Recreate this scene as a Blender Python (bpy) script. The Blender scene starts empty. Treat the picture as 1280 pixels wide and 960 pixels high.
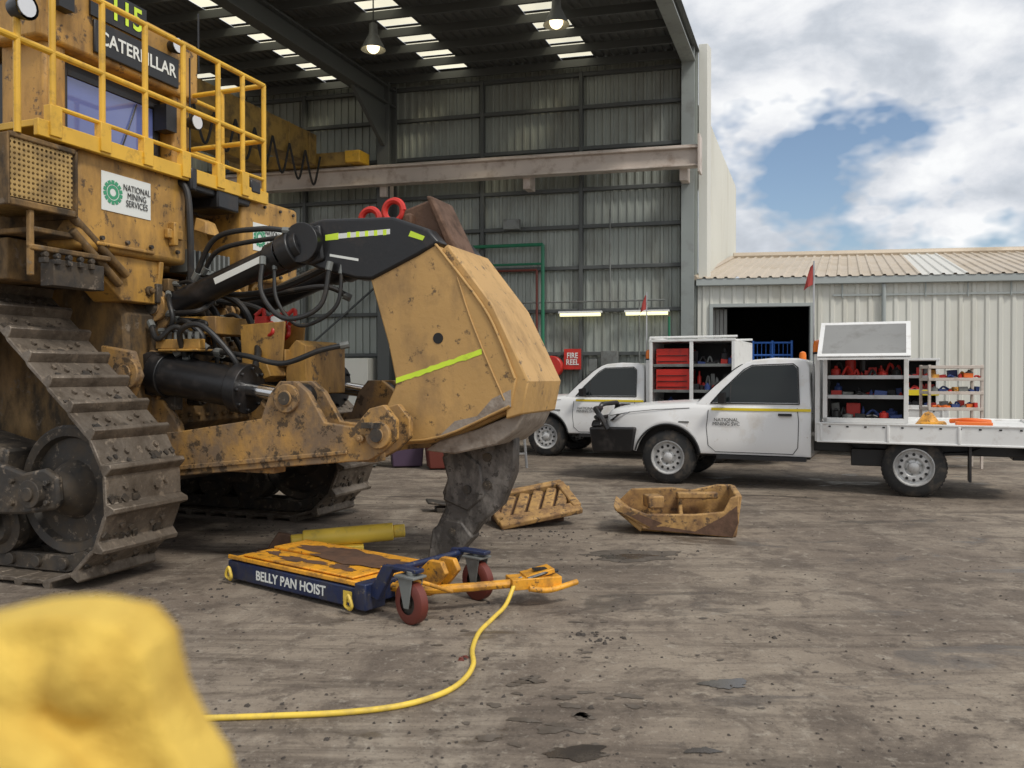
import bpy, bmesh, math, random
from mathutils import Vector, Matrix
random.seed(4)
SC=bpy.context.scene
V=Vector
# ---------------------------------------------------------------- materials
def NN(nt,t,**kw):
    n=nt.nodes.new(t)
    for k,v in kw.items():
        if k in n.inputs: n.inputs[k].default_value=v
        else: setattr(n,k,v)
    return n
def c4(c): return (c[0],c[1],c[2],1)
def mat(name,col,rough=.5,metal=0,dirt=None,amt=.4,scale=3,bump=.0,bscale=40,var=.12,streak=1.0,spec=.5,dirt2=None,amt2=.3):
    m=bpy.data.materials.new(name); m.use_nodes=True
    nt=m.node_tree; b=nt.nodes['Principled BSDF']; L=nt.links.new
    b.inputs['Roughness'].default_value=rough; b.inputs['Metallic'].default_value=metal
    b.inputs['Specular IOR Level'].default_value=spec
    if not dirt and not bump: 
        b.inputs['Base Color'].default_value=c4(col); return m
    tc=NN(nt,'ShaderNodeTexCoord')
    mp=NN(nt,'ShaderNodeMapping'); mp.inputs['Scale'].default_value=(1,1,1/streak); L(tc.outputs['Object'],mp.inputs['Vector'])
    n1=NN(nt,'ShaderNodeTexNoise',Scale=scale,Detail=6.0,Roughness=.66); L(mp.outputs[0],n1.inputs['Vector'])
    n2=NN(nt,'ShaderNodeTexNoise',Scale=scale*.35,Detail=2.0); L(tc.outputs['Object'],n2.inputs['Vector'])
    mr=NN(nt,'ShaderNodeMapRange'); L(n2.outputs[0],mr.inputs[0]); mr.inputs[3].default_value=1-var; mr.inputs[4].default_value=1+var
    mr.inputs[1].default_value=.3; mr.inputs[2].default_value=.7
    vm=NN(nt,'ShaderNodeVectorMath',operation='SCALE'); vm.inputs[0].default_value=col; L(mr.outputs[0],vm.inputs['Scale'])
    last=vm.outputs[0]
    if dirt:
        r=NN(nt,'ShaderNodeMapRange'); L(n1.outputs[0],r.inputs[0]); r.inputs[1].default_value=.62-amt*.35; r.inputs[2].default_value=.80-amt*.25
        r.inputs[4].default_value=min(1,.55+amt*.5)
        mx=NN(nt,'ShaderNodeMix',data_type='RGBA'); L(r.outputs[0],mx.inputs[0]); L(last,mx.inputs[6]); mx.inputs[7].default_value=c4(dirt)
        last=mx.outputs[2]
        rr=NN(nt,'ShaderNodeMapRange'); L(r.outputs[0],rr.inputs[0]); rr.inputs[3].default_value=rough; rr.inputs[4].default_value=min(1,rough+.35)
        L(rr.outputs[0],b.inputs['Roughness'])
    if dirt2:
        n4=NN(nt,'ShaderNodeTexNoise',Scale=scale*2.3,Detail=6.0,Roughness=.72); L(tc.outputs['Object'],n4.inputs['Vector'])
        r=NN(nt,'ShaderNodeMapRange'); L(n4.outputs[0],r.inputs[0]); r.inputs[1].default_value=.66-amt2*.3; r.inputs[2].default_value=.72-amt2*.3; r.inputs[4].default_value=.85
        mx=NN(nt,'ShaderNodeMix',data_type='RGBA'); L(r.outputs[0],mx.inputs[0]); L(last,mx.inputs[6]); mx.inputs[7].default_value=c4(dirt2)
        last=mx.outputs[2]
    L(last,b.inputs['Base Color'])
    if bump:
        n3=NN(nt,'ShaderNodeTexNoise',Scale=bscale,Detail=3.0); L(tc.outputs['Object'],n3.inputs['Vector'])
        bp=NN(nt,'ShaderNodeBump',Strength=bump,Distance=.01); L(n3.outputs[0],bp.inputs['Height']); L(bp.outputs[0],b.inputs['Normal'])
    return m
M={}
M['yel']=mat('machine_yellow',(.51,.28,.06),.45,0,(.15,.09,.045),.56,3.5,.25,30,.18,3,dirt2=(.06,.04,.025),amt2=.30)
M['arm']=mat('muddy_yellow',(.47,.26,.07),.5,0,(.18,.125,.08),.80,4.5,.35,30,.2,1.5,dirt2=(.05,.035,.022),amt2=.42)
M['yel2']=mat('faded_yellow',(.50,.30,.105),.5,0,(.27,.17,.08),.44,4,.25,25,.12,2,dirt2=(.09,.06,.035),amt2=.24)
M['worn']=mat('worn_casting',(.46,.27,.09),.6,0,(.17,.095,.05),.70,6,.4,25,.2,1,dirt2=(.07,.045,.03),amt2=.40)
M['rail']=mat('rail_yellow',(.74,.43,.04),.4,0,(.25,.14,.04),.25,9)
M['grimy']=mat('grimy_yellow',(.28,.16,.05),.6,0,(.045,.034,.023),.8,4,.4,25,.2,2,dirt2=(.17,.13,.09),amt2=.25)
M['dark']=mat('oily_steel',(.04,.035,.03),.55,.1,(.10,.075,.05),.55,6,.4,20,dirt2=(.20,.16,.12),amt2=.28)
M['blk']=mat('black_paint',(.014,.014,.015),.36,0,(.06,.05,.045),.3,5,.1)
M['rub']=mat('hose_rubber',(.016,.016,.016),.5,0,(.06,.045,.03),.3,8)
M['trk']=mat('track_steel',(.19,.158,.125),.45,.4,(.08,.06,.042),.6,6,.5,35,.25,dirt2=(.26,.21,.16),amt2=.33)
M['shank']=mat('worn_shank',(.08,.07,.062),.5,.2,(.30,.27,.24),.45,6,.5,18,.3,2,dirt2=(.035,.03,.025),amt2=.38)
M['mud']=mat('pale_mud',(.34,.29,.24),.85,0,(.14,.10,.07),.5,7,.5,30)
M['chrome']=mat('chrome',(.6,.6,.6),.15,1)
M['rust']=mat('rusty_brown',(.13,.07,.042),.7,.1,(.05,.03,.02),.5,6,.3)
M['red']=mat('red_paint',(.55,.03,.02),.4,0,(.2,.02,.02),.2,8)
M['wht']=mat('ute_white',(.80,.80,.79),.2,0,(.56,.50,.41),.16,3,0,40,.03,dirt2=(.48,.42,.34),amt2=.06)
M['wht2']=mat('tray_white',(.78,.78,.76),.35,0,(.5,.45,.4),.22,6,0,40,.05)
M['sticker']=mat('sticker_white',(.76,.78,.74),.4)
M['green']=mat('sticker_green',(.05,.32,.16),.4)
M['glass']=mat('car_glass',(.010,.014,.014),.04,0,spec=.4)
M['bglass']=mat('blue_reflection_glass',(.13,.17,.42),.04,0,spec=1)  # blue reflection on the cab window, painted into the base colour
M['tyre']=mat('tyre',(.02,.02,.02),.8,0,(.13,.105,.08),.4,6,.3)
M['rim']=mat('steel_rim',(.58,.58,.57),.35,.3,(.2,.17,.13),.3,12)
M['plast']=mat('black_plastic',(.018,.018,.019),.5)
M['hiv']=mat('hivis_tape',(.66,.88,.05),.35,0,(.3,.35,.05),.2,8)
M['grey']=mat('steel_grey',(.19,.20,.19),.5,.2,(.08,.07,.06),.4,4)
M['lidg']=mat('lid_lining',(.25,.25,.24),.5,0,(.17,.165,.155),.3,4)
M['alu']=mat('aluminium',(.5,.5,.5),.3,.8,(.3,.3,.3),.3,6)
M['org']=mat('orange_paint',(.78,.36,.03),.4,0,(.16,.08,.03),.50,7,.2,dirt2=(.04,.03,.025),amt2=.3)
M['navy']=mat('navy_paint',(.012,.022,.07),.4,0,(.05,.045,.04),.45,8,.2,dirt2=(.15,.13,.1),amt2=.18)
M['hosey']=mat('yellow_hose',(.78,.55,.07),.45,0,(.38,.28,.1),.3,9)
M['column']=mat('column_grey_green',(.25,.275,.265),.5,0,(.16,.16,.15),.3,2)
M['crane']=mat('crane_beam',(.56,.49,.43),.5,0,(.25,.17,.12),.3,3)
M['craney']=mat('crane_yellow',(.36,.23,.06),.5,0,(.1,.07,.04),.5,3)
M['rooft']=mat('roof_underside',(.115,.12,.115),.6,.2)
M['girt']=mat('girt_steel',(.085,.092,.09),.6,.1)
M['gwall']=mat('inner_sheeting',(.30,.325,.295),.5,.1,(.19,.19,.165),.45,1.2,0,40,.12,3)
M['cream']=mat('cream_cladding',(.66,.66,.60),.5,0,(.52,.50,.42),.3,.8,0,40,.05,4)
M['croof']=mat('annex_roof',(.52,.44,.34),.5,.1,(.42,.35,.26),.4,.6,0,40,.08)
M['croofl']=mat('annex_roof_translucent',(.62,.61,.56),.5)
M['fascia']=mat('gutter_grey',(.36,.39,.38),.5)
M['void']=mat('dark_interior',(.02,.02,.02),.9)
M['blue']=mat('blue_paint',(.03,.14,.5),.4)
M['pgreen']=mat('pipe_green',(.02,.17,.09),.4)
M['purple']=mat('bin_purple',(.08,.05,.09),.5)
M['maroon']=mat('bin_maroon',(.14,.03,.02),.5)
M['flag']=mat('flag_red',(.42,.06,.05),.7)
M['orange']=mat('bright_orange',(.75,.16,.02),.5)
M['amber']=mat('beacon_amber',(.85,.20,.01),.2)
M['dirt']=mat('debris',(.06,.05,.042),.9)
M['tools']=mat('toolblue',(.03,.06,.2),.5)
M['lens']=mat('lamp_lens',(.7,.72,.75),.1,0,spec=.8)
M['oil']=mat('wet_stain',(.05,.042,.036),.14,0,(.08,.065,.05),.5,6)
M['damp']=mat('dry_stain',(.085,.068,.052),.5,0,(.13,.108,.086),.6,9)
M['glove']=mat('glove_fabric',(.78,.53,.10),.85,0,(.45,.26,.04),.45,22,.5,300,.15)
M['stripe']=mat('yellow_stripe',(.88,.68,.03),.35)
def emis(name,col,s):
    m=bpy.data.materials.new(name); m.use_nodes=True; b=m.node_tree.nodes['Principled BSDF']
    b.inputs['Base Color'].default_value=c4(col); b.inputs['Emission Color'].default_value=c4(col); b.inputs['Emission Strength'].default_value=s; return m
M['lamp']=emis('lit_bulb',(1,.82,.5),3)
M['tube']=emis('lit_fluoro',(1,.93,.5),1.3)
def skylight():
    m=bpy.data.materials.new('skylight_sheet'); m.use_nodes=True; nt=m.node_tree
    out=nt.nodes['Material Output']; nt.nodes.remove(nt.nodes['Principled BSDF'])
    a=NN(nt,'ShaderNodeBsdfTranslucent'); a.inputs[0].default_value=(.98,.90,.66,1)
    t=NN(nt,'ShaderNodeBsdfTransparent'); t.inputs[0].default_value=(1,.93,.72,1)
    mx=NN(nt,'ShaderNodeMixShader'); mx.inputs[0].default_value=.62
    nt.links.new(a.outputs[0],mx.inputs[1]); nt.links.new(t.outputs[0],mx.inputs[2]); nt.links.new(mx.outputs[0],out.inputs[0]); return m
M['sky']=skylight()
def perf():
    m=mat('perforated_plate',(.46,.30,.10),.5,0,(.15,.1,.05),.5,6); nt=m.node_tree; L=nt.links.new
    tc=NN(nt,'ShaderNodeTexCoord'); sp=NN(nt,'ShaderNodeSeparateXYZ'); L(tc.outputs['Object'],sp.inputs[0])
    def cell(o):
        a=NN(nt,'ShaderNodeMath',operation='MULTIPLY'); L(o,a.inputs[0]); a.inputs[1].default_value=28
        f=NN(nt,'ShaderNodeMath',operation='FRACT'); L(a.outputs[0],f.inputs[0])
        s=NN(nt,'ShaderNodeMath',operation='SUBTRACT'); L(f.outputs[0],s.inputs[0]); s.inputs[1].default_value=.5
        p=NN(nt,'ShaderNodeMath',operation='MULTIPLY'); L(s.outputs[0],p.inputs[0]); L(s.outputs[0],p.inputs[1]); return p.outputs[0]
    ad=NN(nt,'ShaderNodeMath',operation='ADD'); L(cell(sp.outputs[1]),ad.inputs[0]); L(cell(sp.outputs[2]),ad.inputs[1])
    g=NN(nt,'ShaderNodeMath',operation='GREATER_THAN'); L(ad.outputs[0],g.inputs[0]); g.inputs[1].default_value=.085
    L(g.outputs[0],nt.nodes['Principled BSDF'].inputs['Alpha']); return m
M['perf']=perf()
# ---------------------------------------------------------------- mesh builder
def root(name,loc=(0,0,0),rz=0):
    e=bpy.data.objects.new(name,None); e.location=loc; e.rotation_euler=(0,0,rz); e.empty_display_size=.3
    SC.collection.objects.link(e); return e
def frames(pts):
    n=len(pts); T=[]
    for i in range(n):
        a=pts[max(i-1,0)]; b=pts[min(i+1,n-1)]; T.append((b-a).normalized())
    up=V((0,0,1)) if abs(T[0].z)<.9 else V((1,0,0))
    u=T[0].cross(up).normalized(); out=[]
    for i in range(n):
        u=(u-T[i]*u.dot(T[i])).normalized(); out.append((u,T[i].cross(u)))
    return out
def cat(pts,k=8):
    P=[V(p) for p in pts]
    if len(P)<3: return P
    Q=[P[0]*2-P[1]]+P+[P[-1]*2-P[-2]]; o=[]
    for i in range(1,len(Q)-2):
        a,b,c,d=Q[i-1:i+3]
        for j in range(k):
            t=j/k; o.append(.5*((2*b)+(c-a)*t+(2*a-5*b+4*c-d)*t*t+(3*b-a-3*c+d)*t**3))
    o.append(P[-1]); return o
class MB:
    def __init__(s): s.v=[]; s.f=[]
    def add(s,vs,fs):
        o=len(s.v); s.v+= [tuple(v) for v in vs]; s.f+=[tuple(i+o for i in f) for f in fs]; return s
    def box(s,x0,x1,y0,y1,z0,z1,rot=None,c=None):
        vs=[V((x,y,z)) for x in(x0,x1) for y in(y0,y1) for z in(z0,z1)]
        if rot is not None:
            cc=V(c) if c else V(((x0+x1)/2,(y0+y1)/2,(z0+z1)/2)); vs=[rot@(v-cc)+cc for v in vs]
        return s.add(vs,[(0,1,3,2),(4,6,7,5),(0,4,5,1),(2,3,7,6),(0,2,6,4),(1,5,7,3)])
    def cbox(s,c,sz,rot=None):
        vs=[V((x*sz[0]/2,y*sz[1]/2,z*sz[2]/2)) for x in(-1,1) for y in(-1,1) for z in(-1,1)]
        if rot is not None: vs=[rot@v for v in vs]
        return s.add([v+V(c) for v in vs],[(0,1,3,2),(4,6,7,5),(0,4,5,1),(2,3,7,6),(0,2,6,4),(1,5,7,3)])
    def hexa(s,p):
        return s.add(p,[(3,2,1,0),(4,5,6,7),(0,1,5,4),(1,2,6,5),(2,3,7,6),(3,0,4,7)])
    def prism(s,pts,y0,y1,ax='y'):
        n=len(pts)
        def mk(a,b,c): return (a,c,b) if ax=='y' else ((c,a,b) if ax=='x' else (a,b,c))
        vs=[mk(a,b,y0) for a,b in pts]+[mk(a,b,y1) for a,b in pts]
        return s.add(vs,[tuple(range(n)),tuple(range(2*n-1,n-1,-1))]+[(i,(i+1)%n,n+(i+1)%n,n+i)[::-1] for i in range(n)])
    def poly(s,pts): return s.add(pts,[tuple(range(len(pts)))])
    def tube(s,pts,r,n=10,k=8,smooth=True,cap=True):
        P=cat(pts,k) if smooth else [V(p) for p in pts]
        F=frames(P); vs=[]; fs=[]
        for i,p in enumerate(P):
            rr=r[i] if isinstance(r,(list,tuple)) else r
            for j in range(n):
                a=2*math.pi*j/n; vs.append(p+(F[i][0]*math.cos(a)+F[i][1]*math.sin(a))*rr)
        for i in range(len(P)-1):
            for j in range(n):
                fs.append((i*n+j,i*n+(j+1)%n,(i+1)*n+(j+1)%n,(i+1)*n+j))
        if cap: fs+= [tuple(range(n))[::-1],tuple(range((len(P)-1)*n,len(P)*n))]
        return s.add(vs,fs)
    def cyl(s,a,b,r,r2=None,n=24): return s.tube([a,b],[r,r if r2 is None else r2],n,smooth=False)
    def seg(s,pts,r,n=8): 
        for a,b in zip(pts[:-1],pts[1:]): s.cyl(a,b,r,n=n)
        return s
    def lathe(s,prof,c,axis=(0,1,0),n=40,cap=False):
        ax=V(axis).normalized(); up=V((0,0,1)) if abs(ax.z)<.9 else V((1,0,0)); u=ax.cross(up).normalized(); w=ax.cross(u)
        c=V(c); vs=[]; fs=[]
        for (r,h) in prof:
            for j in range(n):
                a=2*math.pi*j/n; vs.append(c+ax*h+(u*math.cos(a)+w*math.sin(a))*r)
        for i in range(len(prof)-1):
            for j in range(n): fs.append((i*n+j,i*n+(j+1)%n,(i+1)*n+(j+1)%n,(i+1)*n+j))
        return s.add(vs,fs)
    def sph(s,c,r,n=12):
        prof=[(r*math.sin(math.pi*i/n)+1e-4,-r*math.cos(math.pi*i/n)) for i in range(n+1)]
        return s.lathe(prof,c,(0,0,1),n*2)
    def done(s,name,m,parent=None,bevel=0,seg=2,ang=35,flat=False):
        me=bpy.data.meshes.new(name); me.from_pydata(s.v,[],s.f); me.update()
        bm=bmesh.new(); bm.from_mesh(me); bmesh.ops.recalc_face_normals(bm,faces=bm.faces); bm.to_mesh(me); bm.free()
        if not flat:
            for p in me.polygons: p.use_smooth=True
            me.set_sharp_from_angle(angle=math.radians(ang))
        me.materials.append(M[m] if isinstance(m,str) else m)
        o=bpy.data.objects.new(name,me); SC.collection.objects.link(o)
        if parent: o.parent=parent
        if bevel:
            b=o.modifiers.new('bev','BEVEL'); b.width=bevel; b.segments=seg; b.limit_method='ANGLE'; b.angle_limit=math.radians(40)
        return o
def text(s,name,loc,size,rot,m,parent,bold=True,sx=1):
    c=bpy.data.curves.new(name,'FONT'); c.body=s; c.size=size; c.extrude=.001; c.align_x='CENTER'; c.align_y='CENTER'
    if bold: c.offset=size*.02
    c.space_line=.85
    c.materials.append(M[m]); o=bpy.data.objects.new(name,c); o.location=loc; o.rotation_euler=rot; o.scale=(sx,1,1)
    SC.collection.objects.link(o); o.parent=parent; return o
R90=math.radians(90)
# ---------------------------------------------------------------- camera
cam=bpy.data.cameras.new('camera'); co=bpy.data.objects.new('camera',cam); SC.collection.objects.link(co)
co.location=(0,0,1.5); co.rotation_euler=(math.radians(90-.55),0,0); cam.lens=29.5; cam.sensor_width=36
cam.clip_start=.02; cam.clip_end=2000; cam.dof.use_dof=True; cam.dof.focus_distance=8; cam.dof.aperture_fstop=4.5
SC.camera=co
SC.view_settings.view_transform='Standard'; SC.view_settings.look='None'; SC.view_settings.exposure=0
# ---------------------------------------------------------------- world
w=bpy.data.worlds.new('World'); SC.world=w; w.use_nodes=True; nt=w.node_tree; L=nt.links.new
out=nt.nodes['World Output']; bg=nt.nodes['Background']
sk=NN(nt,'ShaderNodeTexSky'); sk.sky_type='NISHITA'; sk.sun_disc=False; sk.sun_elevation=math.radians(50); sk.sun_rotation=math.radians(140)
L(sk.outputs[0],bg.inputs[0]); bg.inputs[1].default_value=.12
tc=NN(nt,'ShaderNodeTexCoord'); mp=NN(nt,'ShaderNodeMapping'); mp.inputs['Scale'].default_value=(1,1,1.7); mp.inputs['Location'].default_value=(.9,.1,.62)
L(tc.outputs['Generated'],mp.inputs[0])
n1=NN(nt,'ShaderNodeTexNoise',Scale=6.5,Detail=7.0,Roughness=.55,Distortion=.15); L(mp.outputs[0],n1.inputs['Vector'])
n2=NN(nt,'ShaderNodeTexNoise',Scale=3.4,Detail=5.0,Roughness=.6); L(mp.outputs[0],n2.inputs['Vector'])
n3=NN(nt,'ShaderNodeTexNoise',Scale=2.2,Detail=2.0,Roughness=.5); L(mp.outputs[0],n3.inputs['Vector'])
am=NN(nt,'ShaderNodeMath',operation='MULTIPLY_ADD'); L(n3.outputs[0],am.inputs[0]); am.inputs[1].default_value=.6; L(n1.outputs[0],am.inputs[2])
cr=NN(nt,'ShaderNodeValToRGB'); L(am.outputs[0],cr.inputs[0]); e=cr.color_ramp.elements
e[0].position=.60; e[0].color=(.44,.48,.54,1); e[1].position=.90; e[1].color=(.97,.98,.99,1)
x=cr.color_ramp.elements.new(.72); x.color=(.62,.66,.72,1)
x=cr.color_ramp.elements.new(.80); x.color=(.80,.82,.86,1)
bc=NN(nt,'ShaderNodeBackground'); L(cr.outputs[0],bc.inputs[0]); bc.inputs[1].default_value=1.0
cov=NN(nt,'ShaderNodeMapRange'); L(n2.outputs[0],cov.inputs[0]); cov.inputs[1].default_value=.36; cov.inputs[2].default_value=.43
mx=NN(nt,'ShaderNodeMixShader'); L(cov.outputs[0],mx.inputs[0]); L(bg.outputs[0],mx.inputs[1]); L(bc.outputs[0],mx.inputs[2]); L(mx.outputs[0],out.inputs[0])
su=bpy.data.lights.new('sun','SUN'); su.energy=2.0; su.angle=math.radians(12); su.color=(1,.95,.87)
so=bpy.data.objects.new('sun',su); SC.collection.objects.link(so)
el=math.radians(50); az=math.radians(140)
sd=V((math.sin(az)*math.cos(el),math.cos(az)*math.cos(el),math.sin(el))); so.rotation_euler=sd.to_track_quat('Z','Y').to_euler()
# ---------------------------------------------------------------- ground
def groundmat():
    m=bpy.data.materials.new('stained_concrete'); m.use_nodes=True; nt=m.node_tree; b=nt.nodes['Principled BSDF']; L=nt.links.new
    tc=NN(nt,'ShaderNodeTexCoord')
    def noise(sc,det=5.,r=.6,scl=(1,1,1),rot=0,dist=0.):
        mp=NN(nt,'ShaderNodeMapping'); mp.inputs['Scale'].default_value=scl; mp.inputs['Rotation'].default_value=(0,0,rot); L(tc.outputs['Object'],mp.inputs[0])
        n=NN(nt,'ShaderNodeTexNoise',Scale=sc,Detail=det,Roughness=r,Distortion=dist); L(mp.outputs[0],n.inputs['Vector']); return n.outputs[0]
    def rng(o,a,b_,c=0.,d=1.):
        r=NN(nt,'ShaderNodeMapRange'); L(o,r.inputs[0]); r.inputs[1].default_value=a; r.inputs[2].default_value=b_; r.inputs[3].default_value=c; r.inputs[4].default_value=d; return r.outputs[0]
    def mix(f,a,col):
        x=NN(nt,'ShaderNodeMix',data_type='RGBA'); L(f,x.inputs[0])
        if isinstance(a,tuple): x.inputs[6].default_value=a
        else: L(a,x.inputs[6])
        x.inputs[7].default_value=c4(col); return x.outputs[2]
    c=mix(rng(noise(.45,6,.65),.42,.58),(.285,.235,.18,1),(.18,.143,.11))
    c=mix(rng(noise(1.1,6,.7,(1,.22,1),.9,.3),.52,.66,0,.7),c,(.36,.31,.245))
    c=mix(rng(noise(2.2,7,.72,dist=.6),.48,.60,0,.8),c,(.115,.09,.07))
    c=mix(rng(noise(1.5,7,.75,(.16,1.3,1),.35,.4),.51,.61,0,.75),c,(.095,.074,.057))
    c=mix(rng(noise(1.9,6,.75,(.12,1.5,1),-.5,.3),.54,.63,0,.6),c,(.12,.094,.074))
    c=mix(rng(noise(7,6,.75),.55,.62,0,.65),c,(.08,.062,.048))
    c=mix(rng(noise(10,5,.75,dist=.4),.57,.65,0,.5),c,(.38,.335,.27))
    spk=noise(60,3,.65)
    c=mix(rng(spk,.60,.66,0,.7),c,(.06,.048,.038)); c=mix(rng(spk,.38,.32,0,.5),c,(.40,.355,.29))
    wet=rng(noise(.8,5,.62,(1,2.2,1),.2,.8),.59,.64)
    c=mix(rng(wet,0,1,0,.6),c,(.075,.06,.048))
    sx=NN(nt,'ShaderNodeMapping'); sx.inputs['Rotation'].default_value=(0,0,-.72); L(tc.outputs['Object'],sx.inputs[0])
    spx=NN(nt,'ShaderNodeSeparateXYZ'); L(sx.outputs[0],spx.inputs[0])
    a=NN(nt,'ShaderNodeMath',operation='MULTIPLY_ADD'); L(spx.outputs[1],a.inputs[0]); a.inputs[1].default_value=1/6.5; a.inputs[2].default_value=.02
    nz=NN(nt,'ShaderNodeMath',operation='MULTIPLY_ADD'); L(noise(3,3),nz.inputs[0]); nz.inputs[1].default_value=.004; L(a.outputs[0],nz.inputs[2])
    f=NN(nt,'ShaderNodeMath',operation='FRACT'); L(nz.outputs[0],f.inputs[0])
    l=NN(nt,'ShaderNodeMath',operation='LESS_THAN'); L(f.outputs[0],l.inputs[0]); l.inputs[1].default_value=.0022
    hm=NN(nt,'ShaderNodeMath',operation='MULTIPLY'); L(l.outputs[0],hm.inputs[0]); L(rng(noise(1.7,3),.42,.6,0,.7),hm.inputs[1])
    c=mix(hm.outputs[0],c,(.05,.04,.035))
    L(c,b.inputs['Base Color'])
    L(rng(wet,0,1,.82,.30),b.inputs['Roughness']); b.inputs['Specular IOR Level'].default_value=.4
    bp=NN(nt,'ShaderNodeBump',Strength=.8,Distance=.012); L(noise(24,6,.75),bp.inputs['Height']); 
    bp2=NN(nt,'ShaderNodeBump',Strength=.5,Distance=.03); L(noise(2.5,5,.6),bp2.inputs['Height']); L(bp.outputs[0],bp2.inputs['Normal']); L(bp2.outputs[0],b.inputs['Normal'])
    return m
MB().poly([(-400,-400,0),(400,-400,0),(400,900,0),(-400,900,0)]).done('ground',groundmat(),flat=True)
def blob(mb,x,y,rx,ry,z=.004,n=40,seed=0,rough=.35,rot=0):
    rd=random.Random(seed); ph=[rd.uniform(0,6.28) for _ in range(6)]; pts=[]
    for i in range(n):
        a=2*math.pi*i/n; r=1+rough*(.5*math.sin(2*a+ph[0])+.4*math.sin(3*a+ph[1])+.3*math.sin(5*a+ph[2])+.25*math.sin(8*a+ph[3])+.2*math.sin(13*a+ph[4]))
        px,py=rx*r*math.cos(a),ry*r*math.sin(a)
        pts.append((x+px*math.cos(rot)-py*math.sin(rot),y+px*math.sin(rot)+py*math.cos(rot),z))
    mb.poly(pts)
mb=MB()
for i,(x,y,rx,ry) in enumerate([(.26,3.32,.13,.06),(1.04,4.07,.10,.07),(.95,6.95,.22,.09),(.76,3.34,.06,.03)]):
    blob(mb,x,y,rx,ry,seed=i)
mb.done('puddle','oil',flat=True)
mb=MB(); rd=random.Random(7)
for (x,y,rx,ry) in [(-.10,3.46,.05,.03),(.17,3.54,.07,.035),(1.0,7.0,.42,.2)]: blob(mb,x,y,rx,ry,.003,seed=int(x*77)+9)
for i in range(34):
    x=rd.gauss(.2,.24); y=rd.uniform(3.3,4.25); s=rd.uniform(.008,.035); blob(mb,x,y,s*rd.uniform(1,2),s*.8,.003,seed=20+i,rot=rd.uniform(-.4,.4))
for i in range(24):
    x=rd.uniform(-.6,1.6); y=rd.uniform(3.6,5.2); s=rd.uniform(.006,.022); blob(mb,x,y,s*rd.uniform(.8,1.8),s*.8,.003,seed=220+i,rot=rd.uniform(-.4,.4))
mb.done('oil_stain','damp',flat=True)
def rock(mb,x,y,s,rd):
    vs=[]; 
    for (a,b,c) in [(-1,-1,0),(1,-1,0),(1,1,0),(-1,1,0),(-.6,-.6,1),(.6,-.5,.8),(.5,.6,1),(-.5,.6,.7)]:
        vs.append(V((x+a*s*rd.uniform(.5,1.1),y+b*s*rd.uniform(.5,1.1),.001+c*s*rd.uniform(.4,.9))))
    mb.hexa(vs)
mb=MB()
for i in range(620):
    y=3.2+8*rd.random()**1.6; x=rd.uniform(-.45,.6)*y; rock(mb,x,y,rd.uniform(.003,.010)*(1+.6*(rd.random()>.93)),rd)
for (cx,cy,n,sp) in [(.48,4.75,30,.10),(.42,4.85,20,.04),(.9,6.95,50,.3),(-.35,5.2,25,.15),(.1,7.9,60,.35),(-.25,4.45,10,.05),(-2,8,60,.6),(-2.4,5.6,60,.4)]:
    for i in range(n): rock(mb,rd.gauss(cx,sp),rd.gauss(cy,sp*.6),rd.uniform(.004,.016),rd)
mb.done('gravel_debris','dirt',flat=True)
mb=MB(); rock(mb,-.27,4.42,.022,rd); rock(mb,-.25,4.45,.018,rd); mb.done('red_rag','maroon')
# ---------------------------------------------------------------- hangar
C=V((4.3,20,0)); A=V((.339,.941,0)); B=V((-.970,.243,0)); H=9.2
def hp(s,t,z):
    p=C+B*s-A*t; return V((p.x,p.y,z))
def obox(mb,s0,s1,t0,t1,z0,z1):
    mb.hexa([hp(s0,t0,z0),hp(s1,t0,z0),hp(s1,t1,z0),hp(s0,t1,z0),hp(s0,t0,z1),hp(s1,t0,z1),hp(s1,t1,z1),hp(s0,t1,z1)])
hg=root('hangar_building')
def sheet(mb,p0,p1,z0,z1,pitch=.2,dep=.035,nrm=None):
    d=p1-p0; ln=d.length; d.normalize(); n=V(nrm) if nrm else V((d.y,-d.x,0)); k=round(ln/pitch); pitch=ln/k; xs=[]
    for i in range(k):
        for (f,h) in ((0,0),(.55,0),(.65,1),(.9,1)): xs.append(((i+f)*pitch,h*dep))
    xs.append((ln,0)); vs=[];fs=[]
    for (u,h) in xs:
        q=p0+d*u+n*h; vs+=[(q.x,q.y,z0),(q.x,q.y,z1)]
    for i in range(len(xs)-1): fs.append((2*i,2*i+2,2*i+3,2*i+1))
    mb.add(vs,fs)
mb=MB(); sheet(mb,hp(32,0,0),hp(-.12,0,0),0,H-.02,.2,.035); mb.done('back_wall_sheeting','gwall',hg,flat=True)
mb=MB()
for i,z in enumerate([.9,2.0,3.05,4.1,5.1,6.0,7.0,8.0,8.8]): obox(mb,.2,32,.05,.17,z,z+.09)
for s in [2.6,5.1,10,12.5,17.5,20,25,27.5]: obox(mb,s,s+.09,.06,.2,0,H-.3)
for (s0,s1,za,zb) in [(7.5,12.5,.2,4.2),(12.5,7.5,.2,4.2),(10,15,4.2,6.3)]:
    mb.cyl(hp(s0,.22,za),hp(s1,.22,zb),.03,n=8)
mb.done('wall_girts','girt',hg,.008)
mb=MB()
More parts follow.
